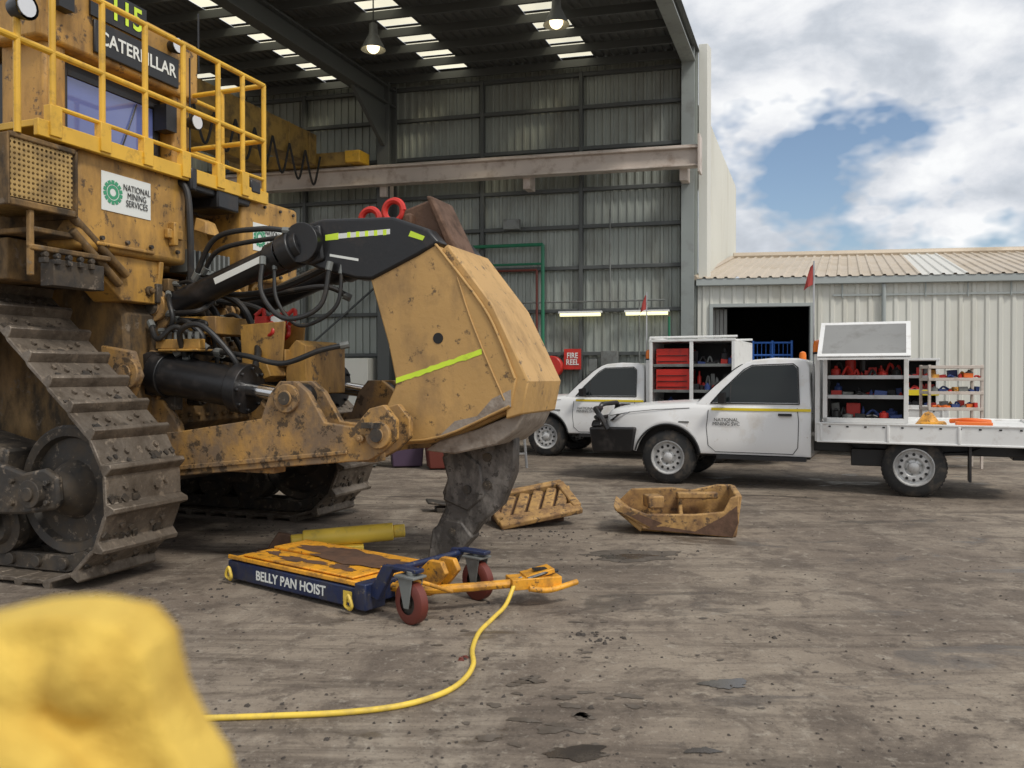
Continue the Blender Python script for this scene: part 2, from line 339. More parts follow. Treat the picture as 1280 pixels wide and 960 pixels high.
for s in [7.4,15,22.5,30]:
    obox(mb,s,s+.32,.2,.26,0,H-.3); obox(mb,s,s+.32,.6,.66,0,H-.3); obox(mb,s+.13,s+.19,.26,.6,0,H-.3)
    obox(mb,s,s+.3,.2,9,H-.42,H-.38); obox(mb,s,s+.3,.2,9,H-.85,H-.81); obox(mb,s+.12,s+.18,.2,9,H-.81,H-.42)
    mb.hexa([hp(s+.1,.66,H-1.9),hp(s+.2,.66,H-1.9),hp(s+.2,.7,H-1.9),hp(s+.1,.7,H-1.9),hp(s+.1,.66,H-.85),hp(s+.2,.66,H-.85),hp(s+.2,2.2,H-.85),hp(s+.1,2.2,H-.85)])
mb.done('portal_frames','girt',hg,.006)
mb=MB()
obox(mb,-.08,.22,-.1,-.04,0,H+.1); obox(mb,-.08,.22,.3,.36,0,H+.1); obox(mb,.03,.10,-.04,.3,0,H+.1)
obox(mb,-.1,.22,.36,9,H+.06,H+.1); obox(mb,-.1,.22,.36,9,H-.35,H-.31); obox(mb,.02,.09,.36,9,H-.31,H+.06)
mb.done('corner_column','column',hg,.006)
PP=.92
mb=MB()
for j in range(10):
    t=.30+j*PP; obox(mb,.22,32,t,t+.06,H-.24,H-.06)
mb.done('roof_purlins','girt',hg,.005)
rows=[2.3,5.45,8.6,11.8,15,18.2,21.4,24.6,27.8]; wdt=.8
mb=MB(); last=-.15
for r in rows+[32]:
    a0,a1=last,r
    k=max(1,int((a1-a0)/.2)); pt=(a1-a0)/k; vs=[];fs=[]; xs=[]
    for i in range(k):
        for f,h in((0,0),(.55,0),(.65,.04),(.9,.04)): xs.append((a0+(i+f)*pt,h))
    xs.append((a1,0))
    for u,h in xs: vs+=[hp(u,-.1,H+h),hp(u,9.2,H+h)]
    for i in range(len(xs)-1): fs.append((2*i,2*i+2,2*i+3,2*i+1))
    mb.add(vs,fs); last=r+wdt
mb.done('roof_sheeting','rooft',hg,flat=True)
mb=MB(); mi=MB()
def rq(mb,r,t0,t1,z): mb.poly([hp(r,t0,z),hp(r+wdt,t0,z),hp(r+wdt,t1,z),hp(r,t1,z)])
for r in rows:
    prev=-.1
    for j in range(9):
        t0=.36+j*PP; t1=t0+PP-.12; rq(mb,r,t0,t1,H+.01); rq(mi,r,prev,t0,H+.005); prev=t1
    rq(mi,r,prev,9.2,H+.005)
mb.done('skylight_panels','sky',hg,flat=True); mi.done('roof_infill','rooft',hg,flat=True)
mb=MB()
sw0=V((4.55,20.05,0)); sw1=V((7.63,28.75,0)); sheet(mb,sw0,sw1,0,7.9,.25,.03,(.941,-.339,0))
mb.done('side_wall_cladding','cream',hg,flat=True)
mb=MB(); mb.hexa([V(p) for p in [(4.42,19.93,0),(4.62,19.88,0),(4.78,20.2,0),(4.5,20.3,0),(4.42,19.93,H+.15),(4.62,19.88,H+.15),(4.78,20.2,H+.15),(4.5,20.3,H+.15)]])
mb.done('corner_flashing','cream',hg,.01)
mb=MB(); mb.hexa([V(p) for p in [(-27,28,7.9),(4.55,20.2,7.9),(7.63,28.75,7.9),(-24,36,7.9),(-27,28,8.0),(4.55,20.2,8.0),(7.66,28.8,8.0),(-24,36,8.0)]]); mb.done('rear_roof','cream',hg)
cr_=root('overhead_crane')
mb=MB(); obox(mb,-.25,30,.75,1.05,6.25,6.29); obox(mb,-.25,30,.75,1.05,6.66,6.70); obox(mb,-.25,30,.87,.93,6.29,6.66); obox(mb,-.25,30,.87,.93,6.7,6.76)
for s in [0,3.7,7.4,11.2,15,18.7,22.5]: obox(mb,s+.02,s+.2,.36,.75,6.0,6.5)
obox(mb,-.3,-.25,.70,1.1,6.1,6.95)
mb.done('runway_beam','crane',cr_,.006)
mb=MB(); obox(mb,9.0,9.5,1.3,9,6.75,7.5); obox(mb,10.4,10.8,1.3,9,6.75,7.5); obox(mb,8.2,11.6,.75,1.1,6.78,7.1)
for j in range(9): obox(mb,8.97,9.0,1.6+j*.85,1.66+j*.85,6.75,7.5)
mb.done('bridge_girders','craney',cr_,.01)
mb=MB()
for j in range(11):
    t=1.3+j*.65; mb.tube([hp(8.9,t,6.95),hp(8.9,t+.3,6.2),hp(8.9,t+.65,6.95)],.028,n=8)
mb.done('festoon_cable','rub',cr_)
mb=MB(); obox(mb,7.9,8.3,.7,1.2,6.8,7.1); mb.done('end_carriage','rail',cr_,.02)
for (x,y,z) in ((-2.8,17.0,8.2),(.83,15.8,8.2)):
    lr=root('high_bay_lamp'); p=V((x,y,z))
    MB().lathe([(.04,.42),(.08,.40),(.09,.2),(.13,.12),(.24,-.10),(.25,-.12),(.23,-.09),(.12,.10)],p,(0,0,1),24).done('reflector','grey',lr)
    MB().cyl(p+V((0,0,.4)),V((p.x,p.y,H-.05)),.015,n=8).done('hanger','girt',lr)
    MB().sph(p+V((0,0,-.06)),.13,8).done('bulb','lamp',lr)
r_=root('fire_hose_sign'); mb=MB(); obox(mb,2.62,3.04,.22,.24,1.66,2.16); mb.done('plate','red',r_)
a_wall=math.atan2(-B.y,-B.x)
text('FIRE\nREEL','lettering',hp(2.83,.25,1.91),.19,(R90,0,a_wall),'sticker',r_,sx=.8)
r_=root('fire_hose_reel'); p=hp(3.3,.36,1.72); MB().lathe([(.02,-.1),(.25,-.1),(.27,-.08),(.27,.08),(.25,.1),(.02,.1)],p,A,32).done('reel','red',r_); MB().lathe([(.02,-.12),(.08,-.12),(.08,.12)],p,A,20).done('hub','grey',r_)
r_=root('personnel_door'); mb=MB(); obox(mb,3.95,4.75,.2,.24,0,2.15); mb.done('leaf','cream',r_,.004); mb=MB(); obox(mb,3.88,3.95,.18,.27,0,2.22); obox(mb,4.75,4.82,.18,.27,0,2.22); obox(mb,3.95,4.75,.18,.27,2.15,2.22); mb.done('frame','grey',r_); mb=MB(); mb.sph(hp(4.05,.27,1.05),.03,6).done('handle','chrome',r_)
for i,s0 in enumerate((.5,2.1)):
    r_=root('fluorescent_light'); mb=MB(); obox(mb,s0,s0+1.05,.22,.34,3.02,3.07); mb.done('batten','wht2',r_); mb=MB(); mb.cyl(hp(s0+.03,.30,2.985),hp(s0+1.02,.30,2.985),.04,n=10).done('tube','tube',r_)
r_=root('pipework'); mb=MB(); mb.seg([hp(3.55,.3,0),hp(3.55,.3,4.72),hp(6.2,.3,4.72)],.045); mb.seg([hp(3.55,.3,4.25),hp(5.8,.3,4.25)],.03); mb.seg([hp(.5,.3,0),hp(.5,.3,2.9)],.03); mb.done('green_pipe','pgreen',r_)
mb=MB(); mb.seg([hp(3.7,.3,0),hp(3.7,.3,4.1),hp(7.2,.3,4.1)],.03); mb.done('red_pipe','maroon',r_)
mb=MB(); mb.seg([hp(.6,.3,3.3),hp(7.3,.3,3.3)],.02); mb.seg([hp(1.9,.3,3.3),hp(1.9,.3,5.5)],.02); mb.seg([hp(1.2,.3,0),hp(1.2,.3,3.3)],.02); mb.done('conduit','grey',r_)
r_=root('flood_light'); mb=MB(); obox(mb,4.1,4.5,.3,.45,5.1,5.35); mb.done('housing','grey',r_,.01)
r_=root('electrical_box'); mb=MB(); obox(mb,1.7,2.1,.22,.4,1.5,2.1); obox(mb,2.2,2.4,.22,.35,1.6,1.9); mb.done('case','grey',r_,.01)
r_=root('wall_cabinet'); mb=MB(); obox(mb,7.9,9.6,.3,.8,0,1.95); mb.done('body','cream',r_,.01); mb=MB(); obox(mb,8.73,8.76,.8,.81,.1,1.85); obox(mb,7.95,9.55,.8,.81,1.0,1.03); mb.done('seams','girt',r_)
r_=root('wall_cabinet'); mb=MB(); obox(mb,5.0,6.3,.3,.7,0,1.2); mb.done('body','grey',r_,.01); mb=MB(); obox(mb,5.6,5.63,.7,.71,.1,1.1); mb.done('seams','girt',r_)
for (s,t,m_) in ((5.2,1.4,'tools'),(5.85,1.3,'red')):
    r_=root('oil_drum'); p=hp(s,t,0); MB().lathe([(.001,.0),(.28,.0),(.29,.02),(.28,.04),(.28,.28),(.292,.3),(.28,.32),(.28,.57),(.292,.59),(.28,.61),(.28,.85),(.29,.87),(.28,.88),(.27,.86),(.001,.86)],p,(0,0,1),32).done('shell',m_,r_)
# ---------------------------------------------------------------- annex
an=root('annex_building'); W=V((4.45,19.9,0)); D=V((.988,-.155,0)); Nn=V((-.155,-.988,0))
def ap(t,o,z): p=W+D*t+Nn*o; return V((p.x,p.y,z))
def abox(mb,t0,t1,o0,o1,z0,z1): mb.hexa([ap(t0,o0,z0),ap(t1,o0,z0),ap(t1,o1,z0),ap(t0,o1,z0),ap(t0,o0,z1),ap(t1,o0,z1),ap(t1,o1,z1),ap(t0,o1,z1)])
mb=MB()
sheet(mb,ap(2.5,0,0),ap(20,0,0),0,3.66,.28,.03,tuple(Nn)); sheet(mb,ap(.3,0,0),ap(2.5,0,0),3.15,3.66,.28,.03,tuple(Nn)); sheet(mb,ap(-.05,0,0),ap(.3,0,0),0,3.66,.175,.03,tuple(Nn))
mb.done('front_wall','cream',an,flat=True)
mb=MB(); abox(mb,-.1,20,.02,.2,3.62,3.78); 
for t in (4.1,7.6,11): mb.cyl(ap(t,.1,0),ap(t,.1,3.6),.05,n=10)
abox(mb,.22,.3,-.1,.06,0,3.2); abox(mb,2.5,2.58,-.1,.06,0,3.2); abox(mb,.3,2.5,-.1,.06,3.12,3.2)
mb.done('gutter_and_trim','fascia',an,.006)
mb=MB(); abox(mb,3.0,20,.045,.075,3.34,3.38); 
for t in [3.2+i*.9 for i in range(18)]: mb.cyl(ap(t,.08,3.3),ap(t,.08,3.62),.018,n=6)
mb.done('conduit','fascia',an)
mb=MB()
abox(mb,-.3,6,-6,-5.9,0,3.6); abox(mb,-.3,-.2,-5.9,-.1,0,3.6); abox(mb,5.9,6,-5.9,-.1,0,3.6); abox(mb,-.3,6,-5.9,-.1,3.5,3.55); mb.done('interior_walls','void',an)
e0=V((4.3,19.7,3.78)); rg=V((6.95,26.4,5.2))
def roofstrip(a0,a1,m,name):
    mb=MB(); n=int((a1-a0)/.25); vs=[];fs=[]
    for i in range(n):
        for f,h in((0,0),(.6,0),(.7,.035),(.9,.035)):
            u=a0+(i+f)*.25; vs+=[e0+D*u+V((0,0,h)),rg+D*u+V((0,0,h))]
    u=a0+n*.25; vs+=[e0+D*u,rg+D*u]
    for i in range(len(vs)//2-1): fs.append((2*i,2*i+2,2*i+3,2*i+1))
    mb.add(vs,fs); mb.done(name,m,an,flat=True)
a=0
for j,wd in enumerate([5.0,1.0,5,1,5,1,3]): roofstrip(a,a+wd,'croofl' if j%2 else 'croof','roof_strip'); a+=wd
mb=MB(); q=[rg,rg+D*21,rg+D*21+V((2.6,6.7,-1.4)),rg+V((2.6,6.7,-1.4))]; mb.poly(q); mb.done('roof_rear','croof',an,flat=True)
mb=MB(); mb.tube([rg+V((0,0,.05)),rg+D*21+V((0,0,.05))],.12,n=8,smooth=False)
mb.tube([e0+V((-.02,0,.02)),rg+V((-.02,0,.02))],.06,n=6,smooth=False)
mb.done('ridge_cap','croof',an)
r_=root('safety_barrier'); mb=MB()
for t in (1.3,1.75,2.2): mb.cyl(ap(t,-.6,0),ap(t,-.6,2.35),.03,n=8)
for z in (.4,1.2,2.0,2.3): mb.cyl(ap(1.3,-.6,z),ap(2.2,-.6,z),.025,n=8)
for i in range(9): mb.cyl(ap(1.3+i*.1,-.6,.4),ap(1.3+i*.1,-.6,2.3),.008,n=6)
mb.done('frame','blue',r_)
r_=root('strip_curtain'); mb=MB()
for i in range(4): abox(mb,.32+i*.09,.395+i*.09,-.4,-.39,.2,3.1)
mb.done('strips','lidg',r_)
# ---------------------------------------------------------------- ute
def wheel(par,x,y,r=.37,side=-1,nm='wheel'):
    e=bpy.data.objects.new(nm,None); SC.collection.objects.link(e); e.parent=par
    o=y
    pr=[(.235,.0),(.24,-.01),(.30,.0),(.345,.012),(.362,.03),(r,.05),(r,.20),(.362,.215),(.345,.235),(.30,.245),(.235,.245)]
    pr=[(a,(-h if side>0 else h)) for a,h in pr]
    MB().lathe(pr,(x,o,r),(0,1,0),48).done('tyre','tyre',e)
    mb=MB()
    for i in range(44):
        a=2*math.pi*i/44; rot=Matrix.Rotation(-a,3,'Y')
        for yy in (.06,.14): mb.cbox(V((x,o+(-side)*(yy+.02),r))+rot@V((0,0,r)),(.03,.07,.012),rot)
    mb.done('tread','tyre',e)
    s=1 if side<0 else -1
    pr=[(.238,.0),(.225,-.004),(.215,.02),(.20,.05),(.185,.055),(.165,.03),(.12,.03),(.09,.055),(.065,.05),(.06,.02),(.045,.01),(.001,.008)]
    MB().lathe([(a,h*s) for a,h in pr],(x,o,r),(0,1,0),40).done('rim','rim',e)
    mb=MB()
    for i in range(12):
        a=2*math.pi*i/12; p=V((x+.158*math.cos(a),o+.024*s,r+.158*math.sin(a))); mb.cyl(p,p+V((0,.012*s,0)),.019,n=10)
    mb.done('rim_holes','blk',e)
    mb=MB()
    for i in range(6):
        a=2*math.pi*i/6+.3; p=V((x+.092*math.cos(a),o+.035*s,r+.092*math.sin(a))); mb.cyl(p,p+V((0,.02*s,0)),.012,n=8)
    mb.done('nuts','grey',e)
def lerp(x,tab):
    if x<=tab[0][0]: return tab[0][1]
    for (a,b),(c,d) in zip(tab[:-1],tab[1:]):
        if x<=c: return b+(d-b)*(x-a)/(c-a)
    return tab[-1][1]
def ute(loc,rz,kind,flag=True):
    e=root('utility_truck',loc,rz)
    st=[-.96,-.94,-.9,-.85,-.78,-.7,-.6,-.52]+[-.46+i*.046 for i in range(21)]+[.5,.56,.62,.75,.9,1.1,1.3,1.5,1.7,1.86,1.88]
    ring=[]
    for x in st:
        zb=.44
        if abs(x)<.455: zb=max(zb,.37+math.sqrt(.455**2-x*x))
        zb=max(zb,lerp(x,[(-.96,.55),(-.6,.46),(-.45,.44)]))
        zt=lerp(x,[(-.96,.90),(-.94,.955),(-.9,.995),(-.85,1.02),(-.7,1.05),(-.4,1.085),(.0,1.11),(.36,1.13),(.6,1.12),(1.88,1.13)])
        w_=lerp(x,[(-.96,.64),(-.94,.69),(-.9,.745),(-.85,.785),(-.78,.82),(-.6,.865),(.0,.885),(.5,.885),(1.86,.875),(1.88,.86)])
        fl=.03*max(0,1-(abs(x)/.56)**4) if abs(x)<.56 else 0
        zm=max(zb+.03,.62)
        h=[(w_-.05+fl,zb),(w_-.012+fl,zb+.006),(w_+fl,min(zb+.03,zt-.12)),(w_+fl*.9,min(zm+.03,zt-.11)),(w_+fl*.2-.004,max(min(.93,zt-.1),zt-.2)),(w_-.018,zt-.075),(w_-.05,zt-.025),(w_-.12,zt),(w_*.45,zt+.028),(0,zt+.036)]
        ring.append([V((x,-a,b)) for a,b in h]+[V((x,a,b)) for a,b in h[-2::-1]])
    n=len(ring[0]); vs=[v for r in ring for v in r]; fs=[]
    for i in range(len(ring)-1):
        for j in range(n-1): fs.append((i*n+j,i*n+j+1,(i+1)*n+j+1,(i+1)*n+j))
    fs+=[tuple(range(n)),tuple(range((len(ring)-1)*n,len(ring)*n))[::-1]]
    MB().add(vs,fs).done('body_shell','wht',e,ang=50)
    mb=MB(); lo,hi=.835,.665; zl,zh=1.08,1.70
    prof=[(.34,zl),(.62,1.36),(.88,1.59),(1.02,1.685),(1.12,1.72),(1.4,1.745),(1.7,1.735),(1.80,1.70),(1.84,1.62),(1.88,zl)]
    ys=lambda z:lo-(z-1.08)/.62*(lo-hi)
    vs=[];
    for x,z in prof: vs+=[V((x,-ys(z)+(.03 if z>1.68 else 0),z)),V((x,ys(z)-(.03 if z>1.68 else 0),z))]
    fs=[(2*i,2*i+2,2*i+3,2*i+1) for i in range(len(prof)-1)]+[tuple(range(0,2*len(prof),2)),tuple(range(1,2*len(prof),2))]
    mb.add(vs,fs).done('cab_roof','wht',e,.022,3,50)
    mb=MB()
    for sg in (-1,1):
        f=lambda x,z:V((x,sg*(ys(z)+.006),z))
        mb.poly([f(x,z) for x,z in [(.60,1.145),(.73,1.30),(1.01,1.575),(1.11,1.635),(1.64,1.65),(1.69,1.60),(1.72,1.145)]])
    f=lambda x,z,y:V((x-.012,y,z+.012))
    mb.poly([f(.40,1.135,-.76),f(.62,1.36,-.72),f(.88,1.59,-.65),f(.97,1.65,-.62),f(.97,1.65,.62),f(.88,1.59,.65),f(.62,1.36,.72),f(.40,1.135,.76)])
    mb.poly([V((1.885,-.6,1.2)),V((1.86,-.55,1.55)),V((1.86,.55,1.55)),V((1.885,.6,1.2))])
    mb.done('windows','glass',e)
    mb=MB()
    for sg in (-1,1):
        g=lambda x,z:V((x,sg*(ys(z)+.008),z))
        P=[g(x,z) for x,z in [(.58,1.13),(.72,1.30),(1.0,1.585),(1.11,1.645),(1.64,1.662),(1.70,1.61),(1.732,1.13)]]
        mb.seg(P+[P[0]],.008,6)
        mb.seg([V((.84,sg*(ys(1.15)+.01),1.14)),V((.84,sg*(ys(1.38)+.01),1.38))],.007,6)
        mb.seg([(.56,sg*.8785,1.04),(.535,sg*.887,.8),(.56,sg*.887,.56),(.66,sg*.884,.475),(1.66,sg*.879,.475),(1.72,sg*.879,.56),(1.73,sg*.879,.9),(1.71,sg*.868,1.08)],.0045,5)
        mb.seg([(-.86,sg*.79,.93),(-.55,sg*.868,.99),(-.2,sg*.875,1.03),(.3,sg*.868,1.06)],.004,5)
    mb.done('seals','blk',e)
    mb=MB()
    for sg in (-1,1):
        mb.cbox((1.56,sg*.895,.99),(.17,.03,.032)); mb.cbox((1.25,sg*.855,.41),(1.15,.10,.05))
        mb.hexa([V((.70,sg*.86,1.12)),V((.80,sg*.86,1.12)),V((.80,sg*1.0,1.13)),V((.72,sg*1.04,1.13)),V((.72,sg*.9,1.22)),V((.80,sg*.9,1.28)),V((.80,sg*1.06,1.28)),V((.72,sg*1.06,1.26))])
        # black arch lip
        arc=[(.462*math.cos(t),sg*.912,.37+.462*math.sin(t)) for t in [math.pi*(.06+.88*i/14) for i in range(15)]]
        mb.tube(arc,.013,6,2)
    mb.done('trim','plast',e)
    mb=MB(); mb.box(-.85,1.86,-.72,.72,.40,.86); mb.box(1.86,4.35,-.45,-.33,.50,.64); mb.box(1.86,4.35,.33,.45,.50,.64); mb.cyl((3.085,-.7,.37),(3.085,.7,.37),.06); mb.sph((3.085,0,.37),.17,8)
    mb.box(2.35,2.95,-.62,-.3,.34,.56)
    mb.prism([(2.3,.62),(2.4,.52),(3.085,.47),(3.7,.52),(3.85,.62),(3.7,.56),(3.085,.51),(2.4,.56)],-.56,-.48)
    mb.done('chassis','blk',e,.01)
    mb=MB(); mb.hexa([V(p) for p in [(-.975,-.5,.62),(-.975,.5,.62),(-.93,.5,.62),(-.93,-.5,.62),(-.965,-.58,.91),(-.965,.58,.91),(-.9,.58,.91),(-.9,-.58,.91)]]); mb.done('grille','blk',e,.015)
    mb=MB()
    for sg in(-1,1): mb.hexa([V(p) for p in [(-.955,sg*.58,.83),(-.80,sg*.845,.86),(-.74,sg*.80,.86),(-.9,sg*.55,.83),(-.945,sg*.60,.95),(-.55,sg*.877,1.0),(-.53,sg*.8,1.0),(-.88,sg*.55,.95)]])
    mb.done('headlights','lens',e,.01)
    mb=MB()
    for sg in(-1,1): mb.hexa([V(p) for p in [(-.958,sg*.62,.845),(-.84,sg*.836,.865),(-.80,sg*.80,.865),(-.9,sg*.6,.845),(-.950,sg*.64,.93),(-.70,sg*.872,.965),(-.68,sg*.8,.965),(-.88,sg*.6,.93)]])
    mb.done('headlight_bezels','blk',e,.01)
    mb=MB()
    mb.hexa([V(p) for p in [(-1.14,-.78,.38),(-1.14,.78,.38),(-.50,.925,.42),(-.50,-.925,.42),(-1.18,-.83,.76),(-1.18,.83,.76),(-.44,.94,.78),(-.44,-.94,.78)]])
    mb.hexa([V(p) for p in [(-1.17,-.80,.76),(-1.17,.80,.76),(-.98,.84,.77),(-.98,-.84,.77),(-1.16,-.72,.86),(-1.16,.72,.86),(-1.0,.78,.86),(-1.0,-.78,.86)]])
    mb.done('bumper_bar','blk',e,.035,3)
    mb=MB()
    for sg in(-1,1):
        mb.tube([(-1.12,sg*.42,.70),(-1.17,sg*.42,.88),(-1.14,sg*.40,1.04),(-1.12,sg*.30,1.08),(-1.12,0,1.08)],.036,8)
        mb.tube([(-1.13,sg*.42,1.02),(-1.12,sg*.68,1.02),(-1.04,sg*.84,.98),(-.95,sg*.92,.90),(-.86,sg*.92,.74)],.038,8)
        mb.tube([(-1.15,sg*.42,.90),(-1.12,sg*.70,.90),(-1.0,sg*.88,.87)],.024,8)
    mb.cyl((-1.16,-.42,.88),(-1.16,.42,.88),.028); mb.done('bull_bar','blk',e)
    mb=MB()
    for sg in(-1,1): mb.box(-1.185,-1.165,sg*.55-.07,sg*.55+.07,.52,.60)
    mb.done('fog_lights','lens',e,.005)
    mb=MB()
    for sg in(-1,1): mb.box(.60,1.88,sg*.872-.003,sg*.872+.004,1.035,1.07)
    mb.done('hivis_stripe','stripe',e)
    text('NATIONAL\nMINING SVC','door_lettering',(.80,-.890,.88),.065,(R90,0,0),'plast',e,False)
    mb=MB(); mb.box(.16,.30,-.915,-.885,.86,.88); mb.done('badge','grey',e)
    if flag:
        mb=MB(); mb.cyl((1.9,-.75,1.0),(1.9,-.75,3.0),.012,n=6); mb.done('whip_aerial','alu',e)
        mb=MB(); fx=1.9; mb.add([V((fx,-.75,2.97)),V((fx,-.75,2.70)),V((fx-.07,-.78,2.66)),V((fx-.13,-.72,2.62)),V((fx-.08,-.76,2.80)),V((fx-.05,-.70,2.93))],[(0,1,2,4),(2,3,4),(0,4,5)]); mb.done('safety_flag','flag',e,flat=True)
    for x in (0,3.085):
        wheel(e,x,-.885,.37,-1); wheel(e,x,.885,.37,1)
    tl=4.42
    mb=MB(); mb.box(1.96,tl,-.93,.93,.84,.88)
    for sg in(-1,1):
        mb.box(1.96,tl,sg*.945-.02,sg*.945+.02,.66,.90); mb.box(1.96,tl,sg*.965-.012,sg*.965+.012,.885,.91); mb.box(1.96,tl,sg*.965-.012,sg*.965+.012,.655,.68)
        for i in range(4): mb.box(2.0+i*.78,2.03+i*.78,sg*.972-.008,sg*.972+.008,.68,.885)
    mb.box(tl,tl+.04,-.965,.965,.66,.91)
    mb.done('tray','wht2',e,.006)
    mb=MB()
    for sg in(-1,1):
        for i in range(11): mb.box(2.1+i*.21,2.13+i*.21,sg*.968-.005,sg*.968+.005,.85,.87)
    mb.box(2.0,tl,-.9,.9,.70,.72)
    for x in(2.2,2.9,3.6,4.2): mb.box(x,x+.06,-.9,.9,.72,.84)
    mb.box(2.5,3.75,-.9,-.66,.655,.70); mb.box(3.68,3.71,-.92,-.68,.22,.68)
    mb.cyl((4.25,-.78,.66),(4.38,-.80,.40),.012,n=6); mb.box(4.2,4.5,-.3,.3,.45,.62); mb.box(4.3,4.5,-.75,-.4,.55,.64)
    mb.done('underframe','blk',e,.005)
    mb=MB(); mb.box(tl+.01,tl+.06,-.85,-.6,.56,.64); mb.box(tl+.01,tl+.06,.6,.85,.56,.64); mb.done('tail_lights','red',e)
    mb=MB()
    for sg in(-1,1): mb.box(1.93,1.99,sg*.86-.03,sg*.86+.03,.66,1.78)
    mb.box(1.93,1.99,-.86,.86,1.72,1.78)
    for i in range(7): mb.box(1.945,1.965,-.6+i*.2-.01,-.6+i*.2+.01,.9,1.72)
    mb.done('headboard','wht2',e,.006)
    mb=MB(); mb.lathe([(.001,0),(.07,0),(.07,.03)],(1.96,-.78,1.78),(0,0,1),20); mb.done('beacon_base','blk',e)
    MB().lathe([(.066,0),(.066,.09),(.055,.14),(.02,.16),(.001,.162)],(1.96,-.78,1.81),(0,0,1),20).done('beacon','amber',e)
    return e
def contents(e,x0,x1,y0,y1,z,h,seed,n=16,cols=('tools','red','plast','blk','grey','red')):
    rd=random.Random(seed); groups={}
    for row in (0,1):
        x=x0+rd.uniform(0,.04)
        while x<x1-.04:
            w_=rd.uniform(.04,.17); hh=h*rd.uniform(.25,.92)*(1 if row else .6); k=rd.choice(cols); g=groups.setdefault(k,MB()); yy=y0+row*.16
            r=rd.random()
            if r<.4: g.box(x,min(x+w_,x1),yy+rd.uniform(0,.06),yy+.13,z,z+hh,Matrix.Rotation(rd.uniform(-.12,.12),3,'Y'))
            elif r<.7: g.lathe([(.001,hh),(w_*.15,hh),(w_*.2,hh*.8),(w_*.45,hh*.7),(w_*.45,0)],(x+w_/2,yy+.06,z),(0,0,1),10)
            else: g.tube([(x,yy,z+.02),(x+w_*.5,yy+.03,z+hh*.8),(x+w_,yy,z+hh*.3),(x+w_*.6,yy-.02,z+.03)],.016,8,4)
            x+=w_+.012
    for k,g in groups.items(): g.done('stored_tools',k,e,.006)
def canopy(e,x0,x1,zt,lid,seed,red=False):
    z0=.91; t=.025
    mb=MB(); y0,y1=-.92,.92
    mb.box(x0,x1,y0,y1,z0,z0+t); mb.box(x0,x1,y0,y1,zt-t,zt); mb.box(x0,x0+t,y0,y1,z0+t,zt-t); mb.box(x1-t,x1,y0,y1,z0+t,zt-t); mb.box(x0+t,x1-t,0,t,z0+t,zt-t); mb.box(x0+t,x1-t,y1-t,y1-.002,z0+t,zt-t)
    mb.box(x0-.012,x1+.012,y0-.015,y0+.02,zt-.02,zt+.02)
    for xx in (x0,x1-.05): mb.box(xx-.002,xx+.052,y0-.01,y0+.02,z0,zt-.02)
    mb.box(x0,x1,y0-.01,y0+.02,z0,z0+.06)
    if red: mb.box((x0+x1)/2-.03,(x0+x1)/2+.03,y0-.008,y0+.03,z0+.06,zt-.02)
    mb.done('canopy_box','wht2',e,.004)
    mb=MB(); lv=[z0+.30,z0+.55] if not red else [z0+.3,z0+.75]
    for z in lv: mb.box(x0+.04,x1-.04,y0+.06,-.02,z,z+.02); mb.box(x0+.05,x1-.05,y0+.05,y0+.065,z,z+.05)
    mb.done('shelves','alu' if not red else 'grey',e,.003)
    MB().box(x0+.03,x1-.03,-.03,-.01,z0+.03,zt-.03).done('liner','plast',e)
    zs=[z0+.06]+[z+.02 for z in lv]; hs=[lv[0]-z0-.08,lv[1]-lv[0]-.05,min(.35,zt-lv[1]-.08)]
    for i,(z,h) in enumerate(zip(zs,hs)): contents(e,x0+.07,x1-.07,y0+.10,-.1,z,h,seed+i)
    if lid:
        mb=MB(); p=V((0,y0-.02,zt+.01)); ag=math.radians(-36); d=V((0,-math.cos(ag),math.sin(ag)))
        ln=.74; X0,X1=x0-.02,x1+.02
        q=[V((X0,0,0))+p,V((X1,0,0))+p,V((X1,0,0))+p+d*ln,V((X0,0,0))+p+d*ln]
        th=V((0,.0,.022)); mb.hexa([a_ for a_ in q]+[a_+th for a_ in q]); mb.done('lid','lidg',e,.004)
        mb=MB()
        for (u0,u1,v0,v1) in [(X0,X0+.05,0,ln),(X1-.05,X1,0,ln),(X0+.05,X1-.05,ln-.05,ln),(X0+.05,X1-.05,0,.05)]:
            pp=[V((u0,0,-.02))+p+d*v0,V((u1,0,-.02))+p+d*v0,V((u1,0,-.02))+p+d*v1,V((u0,0,-.02))+p+d*v1]; mb.hexa(pp+[a_+V((0,0,.046)) for a_ in pp])
        mb.done('lid_rim','wht2',e)
        mb=MB()
        for xx in (x0+.02,x1-.02): mb.cyl((xx,y0+.03,zt-.42),V((xx,0,-.02))+p+d*.35,.009,n=6)
        mb.done('gas_struts','blk',e)
UA=math.atan2(-.42,.907)
u1=ute((2.53,12.44,0),UA,1); canopy(u1,2.03,3.02,2.14,True,11)
mb=MB(); mb.lathe([(.001,.17),(.05,.15),(.12,.05),(.16,0)],(3.25,-.6,.885),(0,0,1),14); mb.box(3.15,3.45,-.75,-.4,.885,.93); mb.done('hivis_bag','org',u1,.02,3)
mb=MB(); mb.box(3.55,3.95,-.7,-.5,.885,.935); mb.tube([(3.5,-.4,.93),(3.7,-.5,.95),(3.95,-.42,.93)],.03); mb.done('orange_ramps','orange',u1,.01)
u2=ute((1.0,16.5,0),UA,2); canopy(u2,2.0,3.48,2.12,False,31,True)
mb=MB(); mb.box(2.1,2.68,-.85,-.3,1.22,1.62); mb.box(2.1,2.68,-.85,-.3,1.67,1.98); mb.done('red_toolboxes','red',u2,.01)
mb=MB(); 
for z in (1.3,1.4,1.5,1.75,1.85): mb.box(2.13,2.65,-.862,-.85,z,z+.012)
mb.done('drawer_gaps','blk',u2)
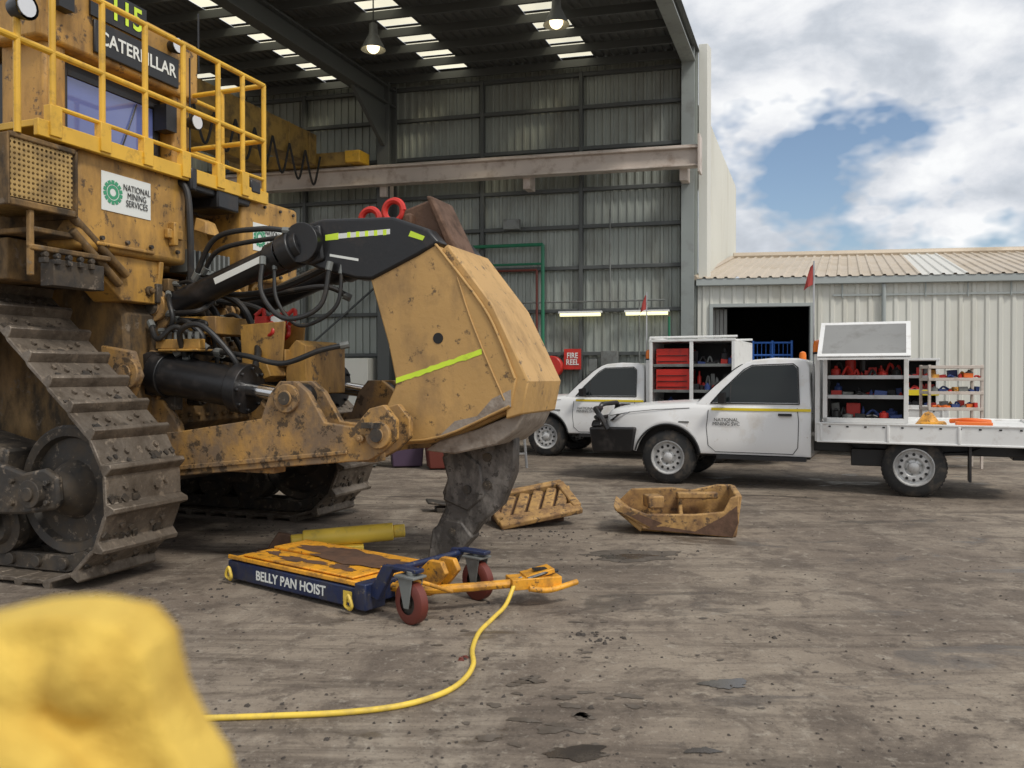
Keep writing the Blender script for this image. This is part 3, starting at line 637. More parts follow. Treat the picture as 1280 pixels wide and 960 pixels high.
mb=MB(); mb.cyl((1.98,-.8,2.18),(3.5,-.8,2.18),.02,n=8); mb.cyl((1.98,.8,2.18),(3.5,.8,2.18),.02,n=8); mb.cyl((1.98,-.8,2.18),(1.98,.8,2.18),.02,n=8); mb.cyl((1.98,-.8,2.1),(1.98,-.8,2.18),.02,n=6); mb.done('roof_rack','wht2',u2)
u3=ute((4.15,17.7,0),UA,3,False); canopy(u3,3.3,4.3,1.8,False,51)
MB().box(3.3,4.3,-.936,-.932,1.15,1.25).done('side_stripe','stripe',u3); 
r_=root('storage_rack',(6.75,13.6,0),math.radians(-8)); mb=MB()
for x in (0,.8): 
    for y in(0,.4): mb.box(x,x+.04,y,y+.04,0,1.68)
for z in (.3,.62,.94,1.2,1.42,1.62): mb.box(0,.84,-.01,.45,z,z+.05)
mb.done('frame','crane',r_,.004)
for i,z in enumerate((.67,.99,1.25,1.47)): contents(r_,.06,.8,.03,.35,z,.15,70+i,cols=('red','orange','grey','org','tools'))
# ---------------------------------------------------------------- bulldozer
dz=root('bulldozer',(-2.717,7.624,0),math.atan2(-.35,.936))
def circ(c,r,n=60): return [(c[0]+r*math.cos(2*math.pi*i/n),c[1]+r*math.sin(2*math.pi*i/n)) for i in range(n)]
def hull(P):
    P=sorted(set(P)); 
    def half(P):
        h=[]
        for p in P:
            while len(h)>=2 and (h[-1][0]-h[-2][0])*(p[1]-h[-2][1])-(h[-1][1]-h[-2][1])*(p[0]-h[-2][0])<=0: h.pop()
            h.append(p)
        return h
    a=half(P); b=half(P[::-1]); return a[:-1]+b[:-1]
def track(e,yc):
    wd=.71; hl=hull(circ((0,.66),.60)+circ((-1.5,2.0),.62)+circ((-4.6,.66),.60))
    per=[0]
    for i in range(len(hl)): a=hl[i]; b=hl[(i+1)%len(hl)]; per.append(per[-1]+math.hypot(b[0]-a[0],b[1]-a[1]))
    tot=per[-1]; n=round(tot/.265); st=tot/n
    def at(s):
        s%=tot
        for i in range(len(hl)):
            if per[i+1]>=s:
                a=hl[i]; b=hl[(i+1)%len(hl)]; t=(s-per[i])/(per[i+1]-per[i]); return V((a[0]+(b[0]-a[0])*t,0,a[1]+(b[1]-a[1])*t))
    sh=MB(); bo=MB(); ch=MB(); cl=MB(); rq_=random.Random(31)
    for i in range(n):
        a=at(i*st+.01); b=at((i+1)*st-.01); m=(a+b)/2; d=(b-a).normalized(); nr=V((d.z,0,-d.x))
        rot=Matrix((( d.x,0,nr.x),(0,1,0),(d.z,0,nr.z)))
        c=V((m.x,yc,m.z))+nr*.02
        hw=wd/2; ln=(b-a).length
        pr=[(-ln/2-.012,-.008),(ln/2,-.02),(ln/2+.03,-.012),(ln/2+.03,.008),(ln/2-.005,.014),(-ln/2+.075,.018),(-ln/2+.045,.085),(-ln/2+.012,.085),(-ln/2-.012,.02)]
        vs=[c+rot@V((x,yy,z)) for yy in(-hw,hw) for x,z in pr]; k=len(pr)
        sh.add(vs,[tuple(range(k)),tuple(range(2*k-1,k-1,-1))]+[(j,(j+1)%k,k+(j+1)%k,k+j) for j in range(k)])
        for yy in(-.19,-.10,.10,.19):
            p=c+rot@V((.035+(.03 if abs(yy)>.15 else 0),yy,.014)); bo.cyl(p,p+nr*.022,.021,n=6)
        for q in range(10):
            s_=rq_.uniform(.008,.028); p=c+rot@V((-ln/2+.075+rq_.uniform(0,.05),rq_.uniform(-hw+.03,hw-.03),.02)); cl.cbox(p,(s_*1.6,s_*2,s_),rot@Matrix.Rotation(rq_.uniform(0,1.5),3,'Z'))
        for yy in (-.12,.12): ch.cbox(c+rot@V((0,yy,-.085)),(ln+.03,.06,.12),rot)
        p=c+rot@V((ln/2,0,-.09)); ch.cyl(p+V((0,-.18,0)),p+V((0,.18,0)),.045,n=12)
    sh.done('track_shoes','trk',e,.006,1); bo.done('track_bolts','trk',e); ch.done('track_chain','dark',e,.005,1); cl.done('dirt_clods','dark',e)
    mb=MB()
    for cx,cz,r in ((0,.66,.46),(-4.6,.66,.46)):
        mb.lathe([(r,-.11),(r+.02,-.09),(r+.02,-.05),(r-.02,-.04),(r-.02,.04),(r+.02,.05),(r+.02,.09),(r,.11)],(cx,yc,cz),(0,1,0),48)
        for sg in (-1,1): mb.lathe([(r,.11*sg),(r-.06,.10*sg),(r-.08,.05*sg),(.22,.05*sg),(.18,.13*sg),(.12,.2*sg),(.11,.24*sg),(.001,.24*sg)],(cx,yc,cz),(0,1,0),40)
    mb.lathe([(.52,-.07),(.54,0),(.52,.07),(.3,.1),(.28,.3),(.001,.32)],(-1.5,yc,2.0),(0,1,0),40); mb.lathe([(.52,-.07),(.3,-.1),(.3,-.3),(.25,-.36),(.001,-.37)],(-1.5,yc,2.0),(0,1,0),40)
    for i in range(8):
        x=-.62-i*.46; mb.lathe([(.001,-.22),(.12,-.22),(.14,-.18),(.21,-.17),(.21,-.08),(.17,-.07),(.17,.07),(.21,.08),(.21,.17),(.14,.18),(.001,.22)],(x,yc,.37),(0,1,0),28)
    mb.done('idlers_and_rollers','dark',e,ang=40)
    mb=MB(); mb.prism([(-.55,.50),(-.5,.95),(-1.2,1.1),(-3.6,1.0),(-4.2,.9),(-4.2,.5),(-2.3,.42)],yc-.2,yc+.2)
    bk=[(.1,.55),(.14,.62),(.12,.78),(.0,.84),(-.2,.80),(-.6,.90),(-.6,.48),(-.2,.50)]
    mb.prism(bk,yc-.31,yc-.25); mb.prism(bk,yc+.25,yc+.31)
    mb.prism([(-.55,.36),(-.5,.5),(-4.1,.5),(-4.1,.36)],yc-.30,yc-.24)
    mb.done('roller_frame','dark',e,.02)
    mb=MB()
    for x,z in ((.04,.60),(.04,.74),(-.3,.58),(-.3,.74),(-.5,.6),(-.5,.8)): mb.cyl((x,yc-.34,z),(x,yc-.31,z),.022,n=6)
    mb.cyl((-.08,yc-.37,.66),(-.08,yc-.3,.66),.10,n=24); mb.cyl((-.08,yc-.39,.66),(-.08,yc-.37,.66),.05,n=16)
    mb.done('frame_bolts','dark',e,.004)
track(dz,-1.455); track(dz,1.455)
mb=MB(); mb.prism([(-.15,.75),(-.05,1.1),(-.1,2.0),(-.45,2.4),(-5.3,2.4),(-5.3,.9),(-4.8,.6),(-.6,.55)],-.92,.92)
mb.done('main_case','grimy',dz,.04)
mb=MB(); mb.prism([(-.1,1.0),(.02,1.1),(.02,1.85),(-.12,1.95)],-.5,.5)
for i in range(9):
    for z in (1.16,1.8): mb.cyl((.01,-.44+i*.11,z),(.05,-.44+i*.11,z),.022,n=6)
mb.done('drive_housing','grimy',dz,.02)
for nm,mt,sd_ in (('valve_blocks','grimy',1),('valve_blocks_yellow','yel',2),('valve_blocks_dark','dark',3)):
    mb=MB(); rr=random.Random(sd_)
    for i in range(13):
        y=rr.uniform(-.75,.75); z=rr.uniform(1.2,2.4); a_=rr.uniform(.04,.16); x=.02-(z>2)*.15
        if rr.random()<.55: mb.box(x-.1,x+a_,y,y+rr.uniform(.06,.2),z,z+rr.uniform(.05,.18))
        else: mb.cyl((x-.1,y,z),(x+a_,y,z),rr.uniform(.03,.08),n=16); mb.cyl((x+a_,y,z),(x+a_+.03,y,z),.025,n=6)
    mb.done(nm,mt,dz,.008)
mb=MB()
for sg in (-1,1):
    for o in (-.12,.08):
        yb=sg*.45+o
        mb.prism([(-.55,1.85),(-.2,1.75),(.0,1.95),(.03,2.12),(-.08,2.24),(-.3,2.28),(-.6,2.2)],yb,yb+.05)
    for o in (-.2,.1):
        yb=sg*.78+o
        mb.prism([(-.2,.55),(.15,.6),(.28,.85),(.22,1.1),(.05,1.3),(-.25,1.35)],yb,yb+.07)
        mb.prism([(-.3,1.35),(.0,1.3),(.1,1.5),(.02,1.7),(-.3,1.75)],yb,yb+.07)
mb.done('ripper_mounts','arm',dz,.015)
mb=MB()
for sg in (-1,1):
    mb.box(-4.5,-.75,sg*1.45-.38,sg*1.45+.38,2.78,2.9)
    mb.box(-2.6,-.75,sg*1.2-.2,sg*1.2+.2,2.4,2.78)
mb.done('fenders','grimy',dz,.02)
mb=MB()
mb.box(-1.1,0,-1.47,-.32,2.46,3.24)
mb.box(-1.1,0,.42,1.32,2.43,3.24)
mb.hexa([V(p) for p in [(-1.1,-.32,2.42),(-.25,-.32,2.42),(-.25,.42,2.42),(-1.1,.42,2.42),(-1.1,-.32,3.05),(-.45,-.32,3.05),(-.45,.42,3.05),(-1.1,.42,3.05)]])
mb.done('fuel_tank','yel',dz,.045,3)
mb=MB(); mb.box(.0,.02,-1.30,-.72,2.5,2.53); mb.prism([(-1.38,2.42),(-1.0,2.1),(-.62,2.1),(-.55,2.46),(-1.3,2.46)],-.35,-.05,'x')
mb.prism([(-.6,2.46),(-.02,2.46),(-.05,2.2),(-.5,2.05)],-.62,-.57); mb.prism([(-.6,2.46),(-.02,2.46),(-.05,2.2),(-.5,2.05)],.5,.55)
mb.box(.001,.05,-.60,-.42,2.66,2.74); mb.box(.0,.07,-.55,-.50,2.6,2.8); mb.box(.0,.06,.62,.7,2.43,2.6)
mb.hexa([V(p) for p in [(.0,-.25,2.78),(.14,-.25,2.74),(.14,-.05,2.74),(.0,-.05,2.78),(.0,-.22,2.9),(.1,-.2,2.86),(.1,-.08,2.86),(.0,-.05,2.9)]])
mb.done('tank_brackets','yel',dz,.012)
mb=MB()
for y in (-1.25,-1.0,-.75,-.45): mb.cyl((.0,y,2.56),(.025,y,2.56),.018,n=6)
for y in (.5,.75,1.0,1.22):
    mb.cyl((.0,y,2.5),(.025,y,2.5),.018,n=6); mb.cyl((.0,y,3.17),(.02,y,3.17),.015,n=6)
mb.done('tank_bolts','dark',dz)
mb=MB(); mb.box(-.5,.03,-.28,.5,3.12,3.24); mb.box(-.3,.06,.0,.3,3.02,3.3); mb.box(-.1,.1,-.38,-.3,3.1,3.3); mb.box(-.1,.08,.45,.6,3.25,3.38)
mb.done('battery_covers','blk',dz,.02)
mb=MB()
for i in range(9): mb.box(-.24,-.05,-.25+i*.065,-.225+i*.065,2.44,2.62)
mb.box(-.24,-.05,-.27,.32,2.42,2.46); mb.done('cooler_fins','grey',dz)
mb=MB(); mb.box(-1.2,.06,-1.85,-1.45,3.25,3.30); mb.box(-1.2,.05,-1.45,.72,3.245,3.285); mb.box(.03,.075,-1.86,.72,3.18,3.30); mb.box(-.9,.05,.6,.66,3.25,3.33); mb.done('deck','rail',dz,.006)
mb=MB(); zt=4.34; rr=.024
posts=[-1.72,-1.28,-.85,-.42,.02,.36,.68]
for y in posts: mb.cyl((.05,y,3.2),(.05,y,zt),rr,n=10)
for z in (zt,3.80): mb.cyl((.05,-2.3,z),(.05,.68,z),rr,n=10)
mb.cyl((.05,-1.72,3.42),(.05,.68,3.42),.018,n=8)
for y in (.68,): 
    for z in (zt,3.80): mb.cyl((.05,y,z),(-.9,y,z),rr,n=10)
    for x in (-.45,-.9): mb.cyl((x,y,3.2),(x,y,zt),rr,n=10)
mb.cyl((-.9,.68,zt),(-.9,1.2,zt),rr,n=10); mb.cyl((-.9,1.2,3.24),(-.9,1.2,zt),rr,n=10); mb.cyl((-.9,.68,3.8),(-.9,1.2,3.8),rr,n=10)
for y in (-2.3,-2.0): mb.cyl((.05,y,3.16),(.05,y,zt),rr,n=10)
mb.done('handrails','rail',dz)
mb=MB()
for y in posts[:-1]: mb.box(.02,.09,y-.05,y+.05,3.2,3.42)
mb.done('rail_brackets','rail',dz,.005)
mb=MB()
for y in (-1.02,.45): mb.prism([(-1.35,3.2),(-.85,3.2),(-.85,4.3),(-1.35,4.3)],y,y+.22)
mb.box(-1.35,-.80,-1.12,.75,4.28,4.86); mb.box(-3.4,-1.35,-1.05,.7,4.5,4.78)
mb.box(-1.3,-.9,-.8,.45,3.2,3.46)
for y in (-1.0,.55): mb.box(-3.3,-3.0,y,y+.16,2.9,4.5)
mb.done('rollover_frame','yel',dz,.03)
mb=MB(); mb.box(-2.9,-1.0,-.80,.45,3.46,4.28); mb.done('cab','blk',dz,.03)
mb=MB(); mb.box(-.999,-.985,-.68,.32,3.56,4.12); mb.done('rear_window','bglass',dz,.03)
mb=MB(); 
for (y0,y1,z0,z1) in [(-.74,-.68,3.5,4.18),(.32,.38,3.5,4.18),(-.68,.32,3.5,3.56),(-.68,.32,4.12,4.18)]: mb.box(-1.0,-.975,y0,y1,z0,z1)
mb.cyl((-.97,-.1,3.6),(-.97,.1,4.1),.008,n=6); mb.done('window_frame','blk',dz,.006)
mb=MB(); mb.box(-.797,-.77,-.58,.44,4.33,4.62); mb.done('name_board','blk',dz,.01)
text('CATERPILLAR','name_lettering',(-.766,-.07,4.475),.165,(R90,0,R90),'sticker',dz,sx=.92)
mb=MB(); mb.box(-.79,-.77,-.62,.02,4.64,4.93); mb.done('fleet_number_board','blk',dz)
text('T115','fleet_number',(-.765,-.30,4.785),.29,(R90,0,R90),'hiv',dz,sx=.9)
mb=MB(); mb.box(-.95,-.8,.3,.44,3.9,4.15); mb.box(-.85,-.7,-1.0,-.85,4.55,4.7)
for y,z in ((.62,4.05),(.36,4.72)): mb.lathe([(.001,-.08),(.05,-.06),(.08,.03),(.08,.05)],(-.75,y,z),(1,0,0),16)
mb.lathe([(.001,-.1),(.06,-.08),(.09,.03),(.09,.05)],(.1,-2.0,4.0),(1,0,0),16)
mb.cyl((-.8,.62,3.3),(-.8,.62,4.7),.01,n=6); mb.cyl((-.8,.75,4.6),(-.8,.75,5.2),.008,n=6)
mb.done('work_lamps','blk',dz)
mb=MB()
for x,y,z in ((-.70,.62,4.05),(.15,-2.0,4.0),(-.70,.36,4.72)): mb.lathe([(.001,0),(.07,0),(.07,-.01)],(x,y,z),(1,0,0),16)
mb.done('lamp_lenses','lens',dz)
mb=MB(); mb.box(.03,.045,-2.05,-1.55,2.72,3.12); mb.box(-.6,.03,-2.05,-1.5,2.70,2.715); mb.done('perforated_steps','perf',dz,flat=True)
mb=MB(); 
for y in (-2.08,-1.53): mb.box(-.6,.06,y,y+.02,2.66,3.15)
mb.box(.02,.06,-2.06,-1.53,2.66,2.71); mb.box(.02,.06,-2.06,-1.53,3.12,3.16)
mb.hexa([V(p) for p in [(-.7,-1.55,2.2),(-.05,-1.05,2.2),(-.05,-.98,2.2),(-.7,-1.45,2.2),(-.7,-1.55,2.78),(-.05,-1.5,2.78),(-.05,-1.42,2.78),(-.7,-1.45,2.78)]])
for (a,b) in [((-.02,-1.55,2.72),(-.02,-.98,2.30)),((-.02,-1.5,2.58),(-.02,-1.05,2.22))]: mb.cyl(a,b,.035,n=8)
for i in range(5): mb.box(-.35,.0,-1.52+i*.1,-1.49+i*.1,2.66-i*.07,2.68-i*.07)
mb.box(-.6,-.02,-1.82,-1.3,2.52,2.56); mb.box(-.7,-.3,-1.8,-1.1,2.2,2.5)
mb.box(.0,.05,-1.9,-1.2,2.38,2.42); mb.box(.0,.04,-1.9,-1.86,2.2,2.66)
mb.done('access_step_frame','grimy',dz,.01)
mb=MB()
for i in range(5): mb.cyl((.02,-1.78+i*.1,2.36),(.06,-1.78+i*.1,2.36),.022,n=8); mb.box(.0,.06,-1.8+i*.1,-1.76+i*.1,2.3,2.34)
mb.box(-.1,.03,-1.7,-1.25,2.15,2.34)
mb.done('hose_manifold','dark',dz,.005)
for (y,z,wd,ht) in ((-1.0,2.93,.50,.30),(.80,2.86,.46,.27)):
    MB().box(.002,.006,y-wd/2,y+wd/2,z-ht/2,z+ht/2).done('decal_plate','sticker',dz)
    mb=MB()
    for i in range(14):
        a0=i*2*math.pi/14; rot=Matrix.Rotation(a0,3,'X'); mb.cbox(V((.008,y-wd*.28,z))+rot@V((0,0,.078)),(.003,.028,.032),rot)
    mb.lathe([(.03,.001),(.055,.001)],(.007,y-wd*.28,z),(1,0,0),24); mb.done('decal_emblem','green',dz)
    text('NATIONAL\nMINING\nSERVICES','decal_lettering',(.012,y+wd*.20,z),.072,(R90,0,R90),'plast',dz,False,sx=.78)
# ripper carriage
car=[(1.89,2.25),(2.15,2.36),(2.444,2.47),(2.62,2.25),(2.805,2.006),(2.97,1.7),(3.10,1.44),(3.04,1.237),(2.477,.985),(2.0,.95),(2.0,1.19),(2.117,1.44),(2.05,1.75)]
mb=MB(); mb.prism(car,-.30,.30); mb.done('ripper_carriage','yel2',dz,.02,3)
mb=MB()
pl=[(1.87,2.27),(2.44,2.50),(2.82,2.03),(2.97,1.75),(3.09,1.48),(3.05,1.27),(2.48,1.03),(1.98,.97),(1.98,1.2),(2.10,1.44),(2.03,1.75)]
for sg in(-1,1): mb.prism(pl,sg*.36-.06,sg*.36+.06)
mb.prism([(2.44,2.42),(2.53,2.50),(2.90,2.03),(3.04,1.75),(3.18,1.46),(3.13,1.22),(3.0,1.18),(3.02,1.44),(2.90,1.7),(2.74,2.0)],-.405,.405)
mb.done('carriage_plates','yel2',dz,.012,2)
mb=MB(); mb.tube([(2.44,-.425,2.50),(2.82,-.425,2.03),(2.97,-.425,1.75),(3.08,-.425,1.48)],.011,8,4); mb.tube([(2.0,-.42,.985),(2.48,-.42,1.04),(3.04,-.42,1.28)],.010,8,4)
mb.tube([(2.62,-.423,2.24),(2.72,-.423,1.95),(2.86,-.423,1.62),(3.0,-.423,1.32)],.007,6,4)
mb.done('weld_bead','yel2',dz)
mb=MB(); mb.cyl((2.46,-.424,1.786),(2.46,-.41,1.786),.042,n=20); mb.done('pin_hole','void',dz)
mb=MB(); ns=22; vs=[]; rr_=random.Random(9)
for i in range(ns+1):
    t=i/ns; x=2.10+.72*t; z=1.465+.22*t; ww=.020+rr_.uniform(-.003,.004); vs+=[(x,-.4235,z-ww-rr_.uniform(0,.010)),(x,-.4235,z+ww-rr_.uniform(0,.008))]
mb.add(vs,[(2*i,2*i+2,2*i+3,2*i+1) for i in range(ns)]); mb.done('hivis_tape','hiv',dz,flat=True)
mb=MB(); mb.prism([(2.42,1.0),(2.75,1.10),(3.10,1.24),(3.12,1.22),(3.06,1.10),(2.9,.98),(2.55,.90),(2.3,.92)],-.33,.33)
mb.done('shank_pocket','mud',dz,.02)
mb=MB(); mb.prism([(2.46,1.035),(2.60,1.16),(2.78,1.20),(2.9,1.33),(3.05,1.40),(3.05,1.275),(2.8,1.17)],-.4245,-.418); mb.done('mud_smear','mud',dz)
mb=MB()
for sg in (-1,1):
    y0=sg*.42; a,b=(y0-.02,y0+.16) if sg<0 else (y0-.16,y0+.02)
    mb.prism([(1.20,2.60),(1.28,2.72),(1.45,2.755),(2.08,2.73),(2.38,2.62),(2.48,2.51),(2.30,2.42),(1.9,2.25),(1.76,2.26),(1.42,2.35),(1.22,2.44)],a,b)
    mb.prism([(1.24,2.48),(1.30,2.68),(1.44,2.71),(1.48,2.42),(1.34,2.38)],y0-.05*(1 if sg<0 else -1)*1,y0)
mb.box(1.5,2.0,-.3,.3,2.4,2.68)
mb.done('link_arms','blk',dz,.03,3)
mb=MB(); 
mb.prism([(1.55,2.585),(2.06,2.595),(2.06,2.635),(1.55,2.625)],-.443,-.4405)
mb.prism([(1.52,2.45),(1.78,2.40),(1.78,2.42),(1.52,2.47)],-.443,-.4405)
mb.done('link_tape','sticker',dz)
mb=MB(); mb.prism([(1.48,2.577),(1.60,2.58),(1.60,2.632),(1.48,2.622)],-.4438,-.4408)
for i in range(5): mb.prism([(1.68+i*.08,2.59),(1.71+i*.08,2.59),(1.71+i*.08,2.632),(1.68+i*.08,2.632)],-.4438,-.4408)
mb.prism([(2.22,2.57),(2.34,2.53),(2.36,2.56),(2.24,2.61)],-.4438,-.4408); mb.done('link_tape_yellow','hiv',dz)
mb=MB(); mb.prism([(1.96,2.62),(2.02,2.84),(2.22,2.90),(2.28,2.88),(2.50,2.42),(2.40,2.36),(2.2,2.4)],-.14,.14); mb.prism([(2.24,2.93),(2.30,2.92),(2.56,2.40),(2.48,2.36)],-.2,.2); mb.box(2.05,2.12,-.2,.2,2.7,2.8)
mb.done('shank_head','rust',dz,.02)
mb=MB()
for (a,y,z) in ((1.66,-.05,2.80),(1.92,-.12,2.84)):
    pts=[(a+.085*math.cos(t*math.pi/6),y,z+.085*math.sin(t*math.pi/6)) for t in range(12)]
    mb.tube(pts+[pts[0]],.028,8,3); mb.cyl((a,y,z-.2),(a,y,z-.08),.035,n=12)
mb.done('lifting_eyes','red',dz)
shk=[(2.28,1.10),(2.87,1.2),(2.95,1.0),(2.945,.746),(2.84,.49),(2.66,.33),(2.58,.22),(2.456,.09),(2.24,.012),(2.2,.03),(2.245,.231),(2.29,.33),(2.35,.45),(2.32,.56),(2.37,.68),(2.33,.85)]
mb=MB(); mb.prism(shk,-.06,.06); mb.prism([(2.20,.03),(2.24,.012),(2.46,.07),(2.60,.22),(2.50,.34),(2.36,.36),(2.24,.26)],-.085,.085)
mb.prism([(2.33,.5),(2.55,.42),(2.70,.55),(2.66,.8),(2.45,.95),(2.32,.85),(2.37,.68)],-.075,.075)
mb.done('ripper_shank','shank',dz,.018,2)
mb=MB()
for x,z in ((2.72,.86),(2.72,.64),(2.42,.25),(2.55,.6)): mb.cyl((x,-.09,z),(x,.09,z),.035,n=16)
mb.done('shank_pins','dark',dz)
arm=[(-.05,.70),(.31,.69),(1.2,.79),(2.08,.88),(2.20,.95),(2.30,1.04),(2.30,1.18),(2.2,1.29),(2.08,1.26),(1.95,1.12),(1.70,1.15),(1.55,1.38),(1.44,1.46),(1.30,1.46),(1.2,1.35),(1.13,1.17),(.31,1.05),(-.05,1.02)]
mb=MB()
for sg in (-1,1):
    for o in (-.14,.08): mb.prism(arm,sg*.66+o,sg*.66+o+.06)
    mb.box(.3,1.2,sg*.66-.08,sg*.66+.08,.74,1.0); mb.box(1.2,2.1,sg*.66-.08,sg*.66+.08,.86,1.1)
    mb.prism([(.35,.74),(1.15,.83),(1.9,.92),(1.9,.95),(1.15,.87),(.35,.78)],-.815,-.80) if sg<0 else None
mb.box(1.3,1.75,-.55,.55,.85,1.12)
mb.done('ripper_arms','arm',dz,.015,2)
mb=MB()
def boss(x,y,z,r,l=.04): mb.cyl((x,y-l,z),(x,y,z),r,n=28); mb.cyl((x,y-l-.015,z),(x,y-l,z),r*.55,n=20)
boss(1.38,-.80,1.33,.11); boss(2.17,-.80,1.07,.10); boss(2.02,-.80,1.04,.03)
boss(-.1,-.575,2.08,.12); boss(-.1,.30,2.08,.12); boss(.12,-.99,.9,.12); boss(-.0,-.99,1.52,.13)
mb.done('pivot_bosses','arm',dz,.006)
mb=MB(); mb.cyl((2.17,-.86,1.07),(2.17,-.85,1.07),.05); mb.cyl((1.38,-.86,1.33),(1.38,-.85,1.33),.05); mb.cyl((-.1,-.64,2.08),(-.1,-.63,2.08),.06)
mb.box(2.05,2.2,-.86,-.80,1.12,1.16)
mb.done('pivot_pins','dark',dz)
def cylr(a,b,r,frac,rr,nm,m='blk',fat=None):
    a=V(a);b=V(b); d=(b-a); q=a+d*frac; u=d.normalized()
    mb=MB(); mb.cyl(a+u*.05,q,r,n=32); mb.cyl(q-u*.05,q+u*.06,r*1.22,n=32); mb.cyl(a+u*.0,a+u*.12,r*1.12,n=28)
    mb.cyl(a+V((0,-.09,0)),a+V((0,.09,0)),r*1.1,n=24)
    for j in range(8):
        f=frames([q,q+u])[0]; o=(f[0]*math.cos(j*.785)+f[1]*math.sin(j*.785))*r*1.02; mb.cyl(q+u*.05+o,q+u*.085+o,.016,n=6)
    mb.done(nm,m,dz,.006)
    mb=MB(); mb.cyl(q,b,rr,n=20); mb.done(nm+'_rod','chrome' if not fat else m,dz)
    mb=MB(); mb.cyl(b+V((0,-.08,0)),b+V((0,.08,0)),rr*1.9,n=24); mb.cyl(b-u*.14,b-u*.02,rr*1.45,n=20); mb.done(nm+'_eye',m,dz,.006)
for sg in (-1,1):
    cylr((-.1,sg*.45,2.08),(1.30,sg*.45,2.56),.105,.80,.085,'tilt_cylinder',fat=True)
    cylr((-.0,sg*.66,1.52),(1.38,sg*.66,1.33),.165,.62,.06,'lift_cylinder')
mb=MB(); mb.prism([(.48,2.305),(.95,2.468),(.97,2.42),(.50,2.255)],-.562,-.560) ; mb.done('cylinder_label','sticker',dz)
mb=MB()
mb.cyl((1.10,-.45,2.49),(1.22,-.45,2.53),.15,n=32); mb.cyl((1.10,.45,2.49),(1.22,.45,2.53),.15,n=32)
mb.done('cylinder_glands','blk',dz,.01)
mb=MB()
H_=[([(-.1,-.42,3.2),(.06,-.40,3.1),(.12,-.42,2.7),(.1,-.4,2.3),(.05,-.4,2.1)],.03),
 ([(.3,-.58,2.3),(.55,-.62,2.62),(.95,-.58,2.68),(1.2,-.5,2.66)],.022),
 ([(.3,-.48,2.36),(.5,-.5,2.55),(.95,-.45,2.62),(1.2,-.42,2.62)],.02),
 ([(1.0,-.6,2.45),(1.05,-.68,2.15),(1.25,-.66,1.95),(1.5,-.55,2.05),(1.55,-.48,2.4)],.02),
 ([(1.05,-.52,2.42),(1.12,-.58,2.1),(1.3,-.52,1.9),(1.58,-.45,2.05),(1.62,-.42,2.38)],.016),
 ([(-.1,-.2,2.3),(.3,-.3,2.0),(.2,-.5,1.75),(.6,-.6,1.68)],.03),
 ([(-.1,-.1,2.3),(.35,-.1,2.15),(.6,-.2,1.9),(.8,-.4,1.7),(.9,-.6,1.5)],.03),
 ([(-.1,.1,2.2),(.4,.15,2.1),(.8,.1,1.8),(.9,.4,1.6)],.03),
 ([(-.1,.3,2.2),(.5,.25,2.25),(1.0,.3,2.3),(1.2,.4,2.2)],.026),
 ([(.0,-.5,1.9),(.25,-.62,1.95),(.4,-.6,1.8),(.2,-.7,1.68)],.026),
 ([(-.1,0,1.7),(.3,-.05,1.5),(.7,-.1,1.4),(1.2,-.35,1.35)],.03),
 ([(-.1,.15,1.6),(.4,.1,1.35),(.8,.2,1.3),(1.1,.4,1.4)],.03),
 ([(-.05,-.7,1.95),(.1,-.78,1.8),(.25,-.72,1.9),(.5,-.65,1.72)],.022),
 ([(.55,-.62,1.7),(.9,-.68,1.66),(1.2,-.62,1.6),(1.5,-.55,1.7),(1.7,-.45,1.75)],.022),
 ([(.0,-.3,2.35),(.45,-.35,2.3),(.9,-.3,2.35),(1.3,-.25,2.5),(1.5,-.2,2.5)],.026),
 ([(.0,-.22,2.3),(.45,-.25,2.2),(.9,-.2,2.25),(1.35,-.15,2.42),(1.55,-.1,2.5)],.026),
 ([(.3,-.66,1.6),(.35,-.80,1.85),(.55,-.78,1.9),(.8,-.72,1.65),(.82,-.66,1.5)],.024),
 ([(.0,-.55,2.2),(.15,-.7,2.1),(.2,-.72,1.95),(.05,-.66,1.8)],.02)]
rr_=random.Random(12)
for i in range(12):
    y0=rr_.uniform(-.6,.7); z0=rr_.uniform(1.3,2.3); y1=y0+rr_.uniform(-.3,.3); z1=rr_.uniform(1.3,2.2)
    H_.append(([(0,y0,z0),(rr_.uniform(.12,.4),y0,z0+rr_.uniform(-.05,.12)),(rr_.uniform(.2,.5),(y0+y1)/2,(z0+z1)/2),(rr_.uniform(.1,.3),y1,z1),(.0,y1,z1)],rr_.uniform(.014,.028)))
for p,r in H_: mb.tube(p,r,10)
mb.done('hydraulic_hoses','rub',dz)
mb=MB()
for p,r in H_:
    for q,q2 in ((p[0],p[1]),(p[-1],p[-2])):
        u=(V(q2)-V(q)).normalized(); mb.cyl(V(q),V(q)+u*.07,r*1.35,n=8)
mb.done('hose_fittings','grey',dz)
mb=MB(); mb.box(.05,.5,-.75,-.68,1.72,1.80); mb.box(.1,.5,-.78,-.5,1.70,1.72); mb.box(.0,.45,-.5,.0,1.85,2.0)
mb.prism([(.62,1.58),(1.02,1.60),(1.05,1.95),(.60,1.93)],-.38,-.36); mb.prism([(.62,1.58),(1.02,1.60),(1.05,1.95),(.60,1.93)],-.1,-.08); mb.box(.62,1.02,-.36,-.1,1.58,1.60); mb.box(1.02,1.04,-.36,-.1,1.6,1.72)
mb.prism([(.85,1.45),(1.0,1.50),(.95,1.62),(.7,1.6)],-.5,-.2)
mb.prism([(1.0,1.35),(1.2,1.35),(1.2,1.75),(1.1,1.8),(1.0,1.7)],-.3,.3)
mb.done('valve_and_toolbox','yel',dz,.008)
mb=MB(); 
for i in range(6): mb.cyl((.08+i*.07,-.7,1.80),(.08+i*.07,-.7,1.86),.02,n=8)
mb.done('grease_fittings','grey',dz)
